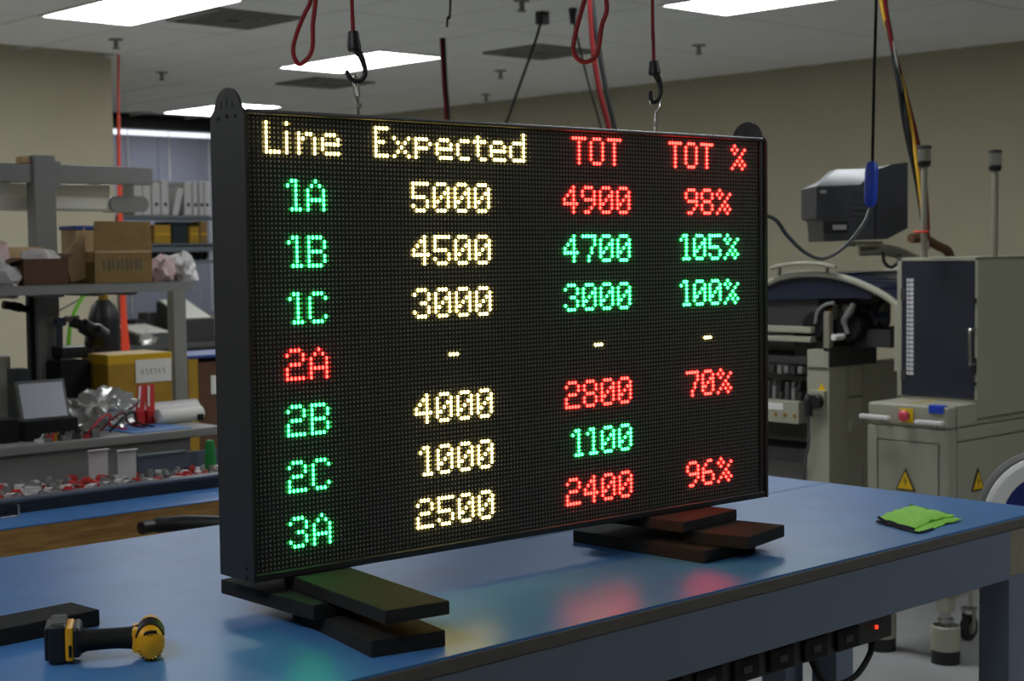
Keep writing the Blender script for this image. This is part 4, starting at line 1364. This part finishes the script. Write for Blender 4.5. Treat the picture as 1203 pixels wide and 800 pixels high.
for py, hh in ((353, .01), (430, .03), (451, .008)):
    q = pX(1152, py, Xu)
    box(Xu - .01, Xu + .004, Y1 + .004, Y1 + .018, q.z - hh, q.z + hh, bev=.002).build('latch', 'blackp', gd)
# white interlock strip seen through the door: a ladder of small squares
b = B()
za, zb = pX(1068, 440, Xu).z, pX(1068, 326, Xu).z
ya, yb = pX(1065, 400, Xu - .005).y, pX(1073, 400, Xu - .005).y
nn = 22
for k in range(nn):
    z = za + (zb - za) * k / nn
    b.box(Xu - .0052, Xu - .0035, yb, ya - (ya - yb) * .42, z, z + (zb - za) / nn * .78)
    b.box(Xu - .0052, Xu - .0035, ya - (ya - yb) * .33, ya, z, z + (zb - za) / nn * .78)
b.build('marking_strip', 'binder', gd)
# inside of the upper cabinet
b = box(Xu + .1, XR - .02, Y1 + .03, Yf - .03, zc1 + .001, zc1 + .05)
b.build('inner_deck', 'dark', mc)
for k in range(5):
    box(Xu + .25, Xu + .26, Y1 + .05, Yf - .05, zc1 + .09 + k * .09, zc1 + .14 + k * .09).build('inner_slat', 'cream', mc)
# frame rail, feet, caster below
b = box(X1 + .02, XR, Y1 + .0, Y1 + .05, .245, .305, bev=.004)
b.box(X1 + .02, X1 + .07, Y1, Yf, .245, .305, bev=.004)
b.build('base_rail', 'cream', mc)
for yy in (Y1 + .035, Yf - .035):
    lgb = box(X1 + .02, X1 + .07, yy - .025, yy + .025, .19, .30, bev=.003).build('leg', 'cream', mc)
    B().cyl((X1 + .045, yy, .10), (X1 + .045, yy, .2), .018, .018, 12).cyl((X1 + .045, yy, .155), (X1 + .045, yy, .165), .03, .03, 6).build('levelling_bolt', 'steel', lgb)
    B().lathe([(0, .0), (.052, 0), (.052, .05), (0, .05)], (X1 + .045, yy, 0), (0, 0, 1), 24).build('foot_rubber', 'rub', lgb)
    B().lathe([(0, .05), (.0525, .05), (.0525, .135), (.047, .14), (.04, .115), (0, .11)], (X1 + .045, yy, 0), (0, 0, 1), 24).build('foot_cup', 'cream', lgb)
q = pZ(1138, 737, .05)
b = box(q.x - .014, q.x + .014, q.y - .024, q.y - .02, .045, .13, bev=.001)
b.box(q.x - .014, q.x + .014, q.y + .02, q.y + .024, .045, .13, bev=.001).box(q.x - .022, q.x + .022, q.y - .026, q.y + .026, .12, .13, bev=.002)
b.cyl((q.x, q.y, .13), (q.x, q.y, .30), .012, .012, 10)
cs = b.build('caster_fork', 'steel', mc)
B().cyl((q.x, q.y - .014, .05), (q.x, q.y + .014, .05), .05, .05, 22, bev=.004).build('caster_wheel', 'rub', cs)
B().cyl((q.x, q.y - .018, .05), (q.x, q.y + .018, .05), .024, .024, 16).build('caster_hub', 'vent', cs)
for xx in (XR - .1,):
    for yy in (Y1 + .03, Yf - .03):
        B().cyl((xx, yy, 0), (xx, yy, .26), .03, .03, 14).build('rear_leg', 'cream', mc)

# signal beacons on top of the cabinet
for n_, (px, pt, pb) in enumerate(((1085.5, 171, 299), (1168.5, 176, 300))):
    Yb_ = 1.12 if n_ == 0 else 1.02
    lo = pY(px, pb, Yb_)
    hi = pY(px, pt, Yb_)
    bc_ = thing('signal_beacon', ['clear signal beacon on a pole wrapped by the red cable bundle', 'clear signal beacon on a bare pole standing on the machine cabinet'][n_], 'beacon', (lo.x, Yb_, zu1))
    zm = pY(px, pt + 25, Yb_).z
    B().cyl((lo.x, Yb_, zu1), (lo.x, Yb_, zm), .0125, .0125, 14).build('pole', 'tan', bc_)
    B().cyl((lo.x, Yb_, zm), (lo.x, Yb_, zm + .022), .022, .026, 16, bev=.003).build('base', 'blackp', bc_)
    B().cyl((lo.x, Yb_, zm + .022), (lo.x, Yb_, hi.z - .01), .024, .024, 16).build('lens', 'clear', bc_)
    B().cyl((lo.x, Yb_, hi.z - .011), (lo.x, Yb_, hi.z), .027, .026, 16, bev=.002).build('cap', 'blackp', bc_)
q = pY(1088, 272, 1.1)
tag(B().tube([(q.x + .024 * math.cos(R(t)), 1.12 + .024 * math.sin(R(t)), q.z) for t in range(0, 360, 30)], .005, 6, closed=True).build('cable_tie', 'orange'), 'orange-red cable tie around the beacon pole', 'cable tie')

# ================================================================== right: placement machine with curved hood
XM, YMc = 4.068, 1.79
pm = thing('placement_machine', 'large beige placement machine with an arched hood and open feeder bay', 'machine', (XM + .5, 2.2, 0))
YE = 3.6
ztop = pX(974, 432, XM).z
box(XM, XM + .13, YMc, pX(948, 430, XM).y, 0, pX(960, 411, XM).z, bev=.004).build('front_column', 'cream', pm)
box(XM + .004, XM + 1.2, YMc + .018, pX(948, 430, XM).y - .004, 0, ztop, bev=.004).build('side_frame', 'cream', pm)
xg = [XM + .132] + [pY(px, 500, YMc).x for px in (998, 1014)] + [XM + 1.2]
xg[0] = min(xg[0], xg[1] - .05)
zg2 = pY(1000, 466.5, YMc).z
for k in range(3):
    for z0_, z1_ in (((0.02, zg2 - .003), (zg2 + .003, ztop)) if k == 1 else ((0.02, ztop),)):
        box(xg[k] + .003, xg[k + 1] - .003, YMc + .003, YMc + .0185, z0_, z1_, bev=.0015, seg=1).build('side_panel', 'cream', pm)
q = pY(999, 500, YMc)
box(q.x - .012, q.x + .012, YMc - .012, YMc + .004, q.z - .022, q.z + .022, bev=.003).build('panel_latch', 'cream', pm)
B().box(pX(974, 430, XM).x, XM + .35, YMc - .002, YMc + .03, ztop, ztop + .085, bev=.003).build('dark_fascia', 'dark', pm)
box(XM - .004, XM + .04, YMc + .005, pX(949, 430, XM).y - .004, pX(960, 432, XM).z - .006, pX(960, 432, XM).z + .004).build('metal_strip', 'steel', pm)
# isolator switch with hanging plug lead
q = pX(960, 472, XM)
sw = box(XM - .02, XM + .002, q.y - .05, q.y + .035, q.z - .05, q.z + .05, bev=.006).build('isolator_switch', 'cream', pm)
B().cyl((XM - .05, q.y - .02, q.z + .005), (XM - .018, q.y - .02, q.z + .005), .03, .03, 18, bev=.003).build('knob', 'blackp', sw)
B().tube([(XM - .035, q.y + .015, q.z + .03), (XM - .045, q.y + .015, q.z), (XM - .045, q.y + .012, q.z - .06)], .018, 10).build('plug', 'blackp', sw)
B().tube([(XM - .045, q.y + .012, q.z - .06), (XM - .035, q.y + .018, q.z - .18), (XM - .025, q.y + .05, q.z - .3), (XM - .02, q.y + .06, .2)], .006, 8).build('lead', 'grey_d', sw)
tri_c = pX(965.5, 455.5, XM)
B().prism([(-.02, -.012), (.02, -.012), (0, .02)], (XM - .003, tri_c.y, tri_c.z), (0, -1, 0), (0, 0, 1), (.003, 0, 0)).build('warning_sticker', 'warn', pm)
# feeder bay: dark recess, shelf, feeder rows
YA = pX(948, 430, XM).y
b = box(XM + .28, XM + .3, YA, YE, 0, 1.2)
b.build('bay_back', 'grey', pm)
fz1, fz0 = pX(920, 470, XM).z, pX(920, 496, XM).z
fd = box(XM - .02, XM + .25, YA + .03, YE, fz0, fz1, bev=.004).build('feeder_bank', 'cream', pm)
for k in range(5):
    yy = YA + .05 + k * .05
    B().cyl((XM - .024, yy, fz0 + .035), (XM - .018, yy, fz0 + .035), .008, .008, 10).build('feeder_button', 'brass', fd)
box(XM - .022, XM - .018, YA + .11, YA + .2, fz0 + .055, fz0 + .085).build('feeder_label', 'white', fd)
for k in range(9):
    yy = YA + .03 + k * .034
    b = box(XM + .0, XM + .16, yy, yy + .018, fz1 + .002, fz1 + .035 + .02 * (k % 3), bev=.003)
    b.cyl((XM + .02, yy + .009, fz1 + .06), (XM + .02, yy + .013, fz1 + .06), .022, .022, 10)
    b.build('feeder', ('dark', 'vent', 'grey_d')[k % 3], fd)
zq = pX(920, 424, XM).z
box(XM, XM + .28, YA, YE, zq - .012, zq + .02, bev=.003).build('bay_beam', 'dark', pm)
for k in range(8):
    yy = YA + .02 + k * .036
    box(XM - .012, XM + .02, yy, yy + .02, zq - .05 - .006 * (k % 2), zq - .02, bev=.002).build('bay_clip', ('vent', 'dark', 'greyrub')[k % 3], pm)
zq2 = pX(920, 535, XM).z
box(XM + .04, XM + .26, YA + .02, YE, zq2 - .03, zq2 + .03, bev=.006).build('lower_duct', 'dark', pm)
# conveyor rails above the base
for py, th, m in ((387, .013, 'cream'), (398, .012, 'cream')):
    z = pX(925, py, XM).z
    box(XM + .0, XM + .05, YA - .02, YE, z - th, z + th, bev=.004).build('conveyor_rail', m, pm)
zr = pX(990, 397, XM).z
a, c = pX(974, 399, XM - .03), pX(1014, 394, XM - .03)
B().cyl((XM + .0, YMc - .02, zr), (XM + .28, YMc - .02, zr + .004), .014, .014, 14, bev=.003).build('drive_roller', 'white', pm)
box(XM + .0, XM + .03, YMc + .0, YMc + .03, ztop, pX(970, 366, XM).z, bev=.003).build('gantry_post', 'tan', pm)
# mechanism: drums, lever, hoses
mz = pX(990, 384, XM).z
mech = box(XM + .06, XM + .3, YMc + .03, pX(950, 430, XM).y + .12, ztop - .05, mz - .03, bev=.004).build('placement_head', 'dark', pm)
mech['label'] = 'dark placement head with drums, lever and hoses'
for (px, py, r_, m, dx) in ((960, 382, .06, 'blackm', .06), (1000, 384, .066, 'blackm', .1), (984, 372, .05, 'dark', .18), (1022, 378, .045, 'slate_d', .2)):
    q = pX(px, py, XM + dx)
    B().cyl((XM + dx - .03, q.y, q.z), (XM + dx + .09, q.y, q.z), r_, r_, 22, bev=.006).build('drum', m, mech)
lv = [pX(996, 392, XM + .05), pX(992, 377, XM + .05), pX(998, 367, XM + .05), pX(1003, 357, XM + .05)]
B().tube(lv, [.010, .014, .015, .012], 8).build('lever', 'greyrub', mech)
B().tube([pX(1036, 355, XM + .2), pX(1030, 362, XM + .2), pX(1029, 374, XM + .2), pX(1034, 384, XM + .2), pX(1044, 388, XM + .2)], .012, 8).build('hose', 'blackm', mech)
B().tube([pX(958, 380, XM + .02), pX(961, 366, XM + .02), pX(970, 358, XM + .02), pX(980, 356, XM + .02)], .008, 8).build('hose', 'vent', mech)
for k in range(6):
    q = pX(1008 + k * 5, 366, XM + .25)
    box(XM + .22, XM + .28, q.y - .008, q.y + .008, q.z - .06, q.z + .02 + .01 * (k % 2), bev=.003).build('valve_block', ('blackp', 'dark', 'vent')[k % 3], mech)
for k in range(5):
    q = pX(972 + k * 6, 362 + (k % 2) * 4, XM + .12)
    box(XM + .1, XM + .16, q.y - .012, q.y + .012, q.z - .05, q.z + .015, bev=.003).build('actuator', ('dark', 'brass', 'vent', 'dark', 'steel')[k], mech)
q = pX(1030, 384, XM + .2)
box(XM + .12, XM + .4, q.y - .12, q.y + .06, ztop + .085, q.z - .005, bev=.004).build('bed', 'dark', mech)
# hood: arched cover = smoked skin between two cream arches
arch = [(898, 333), (915, 326.5), (935, 322.5), (955, 321.5), (975, 323), (990, 326), (1008, 332), (1025, 339.5), (1042, 349), (1056, 360)]
ap = [pX(x, y, XM + .02) for x, y in arch]
yl, zl = ap[0].y, ap[0].z
ap = [Vector((XM + .02, yl + .75, zl - .22)), Vector((XM + .02, yl + .45, zl - .09)), Vector((XM + .02, yl + .2, zl - .025))] + ap
hood = B().tube(ap, .0145, 10).build('hood_arch', 'cream', pm)
B().tube([p + Vector((.75, 0, 0)) for p in ap], .017, 10).build('hood_arch', 'cream', pm)
rows = [[p + Vector((0, 0, -.004)) for p in ap], [p + Vector((.75, 0, -.004)) for p in ap]]
b = B()
for k in range(len(ap) - 1):
    p, q = ap[k], ap[k + 1]
    n = Vector((0, (q - p).z, -(q - p).y)).normalized()
    for s_ in (1,):
        b.quadstrip([[p, q], [p + Vector((.75, 0, 0)), q + Vector((.75, 0, 0))]])
ho = b.build('hood_skin', 'smoke', pm)
sm = ho.modifiers.new('thickness', 'SOLIDIFY')
sm.thickness = .006
# dark smoked end window under the arch and the grey body below it
ew = [(p.y, p.z - .012) for p in ap[2:11]]
zb_ = pX(930, 350, XM).z
B().prism(ew + [(ew[-1][0] + .02, ew[-1][1] - .03), (ew[-2][0] + .02, zb_ + .004), (ew[0][0], zb_ - .02)], (XM + .03, 0, 0), (0, 1, 0), (0, 0, 1), (.006, 0, 0)).build('end_window', 'smoke', pm)
zb2 = pX(930, 386, XM).z
yA2, yB2 = pX(960, 360, XM + .04).y, ap[2].y
box(XM + .05, XM + .6, yA2, yB2, zb2, zb_, bev=.008).build('inner_body', 'dark', pm)
bar = [pX(906, 315, XM - .02), pX(920, 311.5, XM - .02), pX(940, 309.5, XM - .02), pX(962, 310, XM - .02), pX(982, 313.5, XM - .02)]
gh = B().tube(bar, .0085, 10).build('hood_handle', 'cream', pm)
for px, py0, py1 in ((916, 313, 326), (972, 312, 323)):
    B().cyl(pX(px, py0, XM - .01), pX(px, py1, XM + .02), .006, .006, 8).build('handle_stud', 'vent', gh)
pe = ap[-1]
box(XM + .0, XM + .06, pe.y - .035, pe.y + .01, ztop, pe.z + .01, bev=.004).build('hood_post', 'cream', pm)
box(XM + .72, XM + .8, pe.y - .03, pe.y + .03, 0, pe.z + .01, bev=.004).build('hood_post', 'cream', pm)
box(XM + .06, XM + .72, pe.y - .02, pe.y + .02, .9, .97, bev=.004).build('hood_beam', 'cream', pm)

# CRT monitor on a swivel arm
DC = 6.6
XCm = 4.2
cr = thing('crt_monitor', 'dark grey CRT monitor seen from the side, on a beige arm', 'monitor', pD(1005, 285, DC))
FH = Vector((FWD.x, FWD.y, 0)).normalized()
near = [(959, 219), (1010, 217), (1030, 200), (1040, 281), (968, 284), (966, 259), (959, 256)]
nv = [pD(x, y, DC) for x, y in near]
b = B()
fv = [p + FH * .34 for p in nv]
tv = [pD(972, 211, DC) + FH * .06, pD(989, 197.5, DC) + FH * .12, pD(1030, 196, DC) + FH * .12]
V = lambda p: b.bm.verts.new(p)
n_ = [V(p) for p in nv]
f_ = [V(p) for p in fv]
t_ = [V(p) for p in tv]
t2_ = [V(p + FH * .14) for p in tv]
b.bm.faces.new(n_)
b.bm.faces.new(f_[::-1])
for i_ in (2, 3, 4, 5, 6):
    j_ = (i_ + 1) % 7
    b.bm.faces.new((n_[i_], n_[j_], f_[j_], f_[i_]))
b.bm.faces.new((n_[0], n_[1], t_[1], t_[0]))
b.bm.faces.new((n_[1], n_[2], t_[2], t_[1]))
b.bm.faces.new((t_[0], t_[1], t2_[1], t2_[0]))
b.bm.faces.new((t_[1], t_[2], t2_[2], t2_[1]))
b.bm.faces.new((t2_[0], t2_[1], f_[1], f_[0]))
b.bm.faces.new((t2_[1], t2_[2], f_[2], f_[1]))
b.bm.faces.new((n_[0], t_[0], t2_[0], f_[0]))
b.bm.faces.new((n_[2], f_[2], t2_[2], t_[2]))
cbod = b.build('rear_shell', 'crt', cr)
RH = Vector((RIGHT.x, RIGHT.y, 0)).normalized()
o_ = pD(1030, 268, DC) - FH * .02
fb = [(1029, 199), (1045, 193.5), (1064, 191), (1065, 268), (1041, 281), (1029, 281)]
fp = [pD(x, y, DC) - FH * .02 for x, y in fb]
B().prism([((p - o_).dot(RH), (p - o_).z) for p in fp], o_, RH, (0, 0, 1), FH * .38).build('front_bezel', 'crt', cr)
q = pD(1065.5, 232, DC)
b = B().prism([(-.002, -.1), (.003, -.1), (.003, .1), (-.002, .1)], q + FH * .02, RH, (0, 0, 1), FH * .3)
b.build('screen', 'glassd', cr)


def crt_plate(x0, y0, x1, y1, nm, m, lift=.003, par=cr):
    p0_, p1_ = pD(x0, y0, DC), pD(x1, y1, DC)
    B().prism([(0, 0), ((p1_ - p0_).dot(RH), 0), ((p1_ - p0_).dot(RH), p1_.z - p0_.z), (0, p1_.z - p0_.z)], p0_ - FH * lift, RH, (0, 0, 1), FH * .004).build(nm, m, par)


crt_plate(964, 227, 971, 223.5, 'logo_plate', 'vent')
crt_plate(968, 273, 996, 260, 'port_panel', 'blackm')
crt_plate(978, 270, 994, 264, 'rating_label', 'vent', .006)
for k in range(6):
    crt_plate(1000, 226 + k * 7, 1024, 224.5 + k * 7, 'vent_rib', 'crt', .0045, cbod)
za = min(p.z for p in nv)
qa = pD(1008, 287, DC) + FH * .04
qb = pD(1040, 287, DC) + FH * .04
arm_ = B().prism([(0, -.022), ((qb - qa).dot(RH), -.022), ((qb - qa).dot(RH), 0), (0, 0)], Vector((qa.x, qa.y, za)), RH, (0, 0, 1), FH * .22).build('monitor_arm', 'cream', pm)
arm_['label'] = 'beige swivel arm under the CRT monitor'
B().tube([pD(1010, 294, DC + .12), pD(1035, 293.5, DC + .12), pD(1055, 297, DC + .14), pD(1075, 306, DC + .18)], .026, 10).build('arm', 'cream', arm_)
ce = pD(1075, 306, DC + .18)
B().cyl((ce.x, ce.y, 0), (ce.x, ce.y, ce.z + .02), .03, .03, 16).build('column', 'cream', arm_)
B().tube([pD(1037, 296, DC), pD(1039, 308, DC), pD(1047, 314, DC), pD(1055, 308, DC), pD(1056, 299, DC)], .007, 8).build('cable_loop', 'blackm', arm_)
q = pD(1100, 284, 6.6)
tag(B().tube([pD(1070, 280, 6.5), pD(1085, 280, 6.55), pD(1100, 288, 6.6), pD(1115, 298, 6.65), pD(1118, 330, 6.65)], .02, 8).build('braided_hose', 'card_d'), 'brown braided hose drooping behind the beacon pole', 'hose')

# blue cable reel beside the table end
qc = pD(1236, 612, 4.9)
rlx = thing('cable_reel', 'cable reel with white rim and dark blue face behind the table', 'reel', (qc.x, qc.y, 0))
ax = Vector((-.62, -.78, .0)).normalized()
ax = (ax + RIGHT * -.25).normalized()
ax.z = 0
Rr = 78 / FPX * 4.9
zc_ = qc.z
for k, (off, m) in enumerate(((0, 'white'), (.13, 'greyrub'))):
    o_ = Vector((qc.x, qc.y, zc_)) - ax * off
    B().lathe([(Rr * .72, .0), (Rr * .72, -.012), (Rr - .01, -.02), (Rr, -.008), (Rr, .01), (Rr - .012, .02), (Rr * .74, .012), (Rr * .72, .0)], o_, ax, 40).build('flange_rim', m, rlx)
    B().lathe([(0, .004), (Rr * .73, .004), (Rr * .73, -.006), (0, -.006)], o_, ax, 32).build('flange_face', 'navyreel', rlx)
B().lathe([(0, 0), (Rr * .55, 0), (Rr * .55, .13), (0, .13)], Vector((qc.x, qc.y, zc_)) - ax * .13, ax, 28).build('wound_cable', 'greyrub', rlx)
B().cyl(Vector((qc.x, qc.y, zc_)) - ax * .16, Vector((qc.x, qc.y, zc_)) + ax * .03, .02, .02, 14).build('axle', 'steel', rlx)
for off in (-.17, .03):
    e_ = Vector((qc.x, qc.y, zc_)) + ax * off
    sd = ax.cross(Vector((0, 0, 1)))
    B().tube([e_ + sd * .16 - Vector((0, 0, zc_)), e_, e_ - sd * .16 - Vector((0, 0, zc_))], .014, 8, smooth=False).build('stand_leg', 'slate_d', rlx)

# ================================================================== back bay: racks, binders, boxes
YK = 9.2
rk = thing('storage_rack', 'blue-grey steel storage rack below the blinds', 'rack', (5.3, YK + .2, 0))
x0r, x1r = pY(139, 300, YK).x, pY(262, 300, YK).x
zsh = [pY(200, y, YK).z for y in (253, 286, 306)]
for z in zsh:
    box(x0r, x1r + .6, YK, YK + .45, z - .03, z, bev=.003).build('shelf_board', 'shelf', rk)
zlow = pY(200, 300, YK).z
box(x0r, x1r + .6, YK + .0, YK + .02, pY(200, 296, YK).z, pY(200, 288, YK).z).build('label_rail', 'shelf', rk)
for xx in (x0r, x1r + .55):
    for yy in (YK, YK + .4):
        box(xx, xx + .05, yy, yy + .05, 0, zsh[0], bev=.003).build('upright', 'shelf', rk)
# binders on top of the rack
bnd = [(158, 168, 0), (168.5, 178, 0), (179, 189, 0), (190, 199, 0), (217, 226, 0), (227, 233, 0), (234.5, 240, 0), (240.5, 247, 0)]
for k, (xa, xb, t_) in enumerate(bnd):
    a, c = pY(xa, 250, YK + .03), pY(xb, 250, YK + .03)
    hgt = pY(200, 212 + (k % 3), YK + .03).z - zsh[0]
    b = box(a.x, c.x, YK + .03, YK + .3, zsh[0], zsh[0] + hgt, bev=.008)
    o = b.build('ring_binder', 'binder')
    B().cyl(((a.x + c.x) / 2, YK + .027, zsh[0] + .09), ((a.x + c.x) / 2, YK + .034, zsh[0] + .09), .016, .016, 12).build('finger_ring', 'dark', o)
    tag(o, 'white ring binder standing upright in the row on the rack', 'binder', 'binders on the rack')
a = pY(200, 250, YK + .03)
c = pY(219, 250, YK + .03)
M = Matrix.Translation((a.x + .015, 0, zsh[0] + .0)) @ Matrix.Rotation(R(15), 4, 'Y')
tag(box(0, .06, YK + .03, YK + .3, .0, .24, bev=.008, M=M).build('ring_binder', 'binder'), 'white ring binder leaning at a slant in the rack row', 'binder', 'binders on the rack')
tag(B().prism([(0, 0), (.09, 0), (.2, .26), (.0, .23)], (a.x - .035, YK + .32, zsh[0]), (1, 0, 0), (0, 0, 1), (0, .012, 0)).build('paper_folder', 'paper'), 'bright white folder behind the slanting binder', 'folder')
# boxes on the rack's middle shelf
for k, (xa, xb, yt, m, lb) in enumerate(((181, 201, 264, 'card_y', 'small tan carton on the rack beside the dark green bin'), (223, 234, 266, 'card_y', 'narrow tan carton touching the dark green bin'), (235, 244, 260, 'card', 'taller brown carton at the rack end'))):
    a, c = pY(xa, 280, YK + .03), pY(xb, 280, YK + .03)
    o = box(a.x, c.x, YK + .03, YK + .25, zsh[1], pY(xa, yt, YK + .03).z, bev=.004).build('small_carton', m)
    box(a.x + .01, c.x - .01, YK + .028, YK + .031, zsh[1] + .07, zsh[1] + .085).build('tape', 'tape', o)
    tag(o, lb, 'box')
a, c = pY(203, 280, YK + .05), pY(221, 280, YK + .05)
o = thing('storage_bin', 'dark green bin with a rim on the rack', 'bin', ((a.x + c.x) / 2, YK + .15, zsh[1]))
box(a.x, c.x, YK + .05, YK + .3, zsh[1], pY(203, 264, YK + .05).z, bev=.01).build('body', 'dkgreen', o)
box(a.x - .015, c.x + .015, YK + .035, YK + .315, pY(203, 264, YK + .05).z, pY(203, 260, YK + .05).z, bev=.006).build('rim', 'dkgreen', o)
for k in range(11):   # dark reels hung in the row under the shelf
    px = 182 + k * 6.3
    a = pY(px, 303, YK + .05)
    o = B().cyl((a.x - .012, YK + .12, zsh[2] + .055), (a.x + .012, YK + .12, zsh[2] + .055), .055, .055, 16)
    o.cyl((a.x - .02, YK + .12, zsh[2] + .055), (a.x + .02, YK + .12, zsh[2] + .055), .02, .02, 10)
    tag(o.build('tape_reel', 'blackp'), 'black component reel in the row on the rack below the cartons', 'reel', 'reels on the rack')

# low equipment bench in front of the rack, with papers
YQ = 8.3
eq = thing('equipment_bench', 'dark grey equipment bench with raised consoles in the window bay', 'bench', (5.0, YQ + .3, 0))
xa, xb = pY(145, 400, YQ).x, pY(262, 400, YQ).x
zq = pY(200, 404, YQ).z
box(xa, xb + .5, YQ, YQ + .7, zq - .04, zq, bev=.005).build('worktop', 'grey_d', eq)
box(xa, xb + .5, YQ + .02, YQ + .06, .1, zq - .04).build('front_panel', 'dark', eq)
for xx in (xa, xb + .44):
    box(xx, xx + .06, YQ + .1, YQ + .6, 0, zq - .04).build('leg', 'dark', eq)
cons = []
for (x0, x1, y0, y1, lb) in ((160, 204, 402, 384, 'slanted grey console with a white sheet on top, on the equipment bench'), (216, 252, 395, 368, 'boxy dark console with a white sheet on top, near the sign')):
    a, c = pY(x0, 372, YQ + .05), pY(x1, 372, YQ + .05)
    t_ = thing('console', lb, 'equipment', ((a.x + c.x) / 2, YQ + .2, zq))
    hz = .13 if x0 < 200 else .31
    B().prism([(0, 0), (.4, 0), (.4, hz), (.0, hz * .55)], (a.x, YQ + .05, zq), (0, 1, 0), (0, 0, 1), (c.x - a.x, 0, 0)).build('housing', 'grey_d' if x0 < 200 else 'dark', t_)
    B().prism([(.02, hz * .55 + .012), (.38, hz + .004), (.38, hz + .01), (.02, hz * .55 + .018)], (a.x + .02, YQ + .05, zq), (0, 1, 0), (0, 0, 1), (c.x - a.x - .04, 0, 0)).build('white_sheet', 'paper', t_)
for k, (px, m, hh, lb) in enumerate(((176, 'steel', .1, 'crumpled shiny film on the equipment bench'),)):
    a = pY(px, 404, YQ - .0)
    tag(B().blob((a.x, YQ + .03, zq + .03), .07, .03, .05, 31, .3, 3, floor=zq).build('film_scrap', 'silver'), lb, 'film')
for k in range(7):
    px = 150 + k * 15
    a = pY(px, 350, YQ + .5)
    o = box(a.x - .05, a.x + .05, YQ + .5, YQ + .66, zq, zq + .12 + .05 * ((k * 7) % 3), bev=.008)
    o.box(a.x - .03, a.x + .03, YQ + .49, YQ + .51, zq + .05, zq + .09, bev=.003)
    tag(o.build('instrument_box', ('blackp', 'dark', 'grey_d')[k % 3]), ('black', 'charcoal', 'mid-grey')[k % 3] + ' instrument box in the row at the back of the equipment bench', 'instrument', 'instrument boxes on the equipment bench')

a = pY(238, 530, 2.62)
tag(B().lathe([(0, 0), (.03, 0), (.03, .01), (.02, .014), (.018, .09), (.012, .11), (0, .11)], (a.x + .03, 2.62, ZW + .008), (0, 0, 1), 16).build('green_bottle', 'green'), 'small green bottle standing at the sign end of the tray', 'bottle')
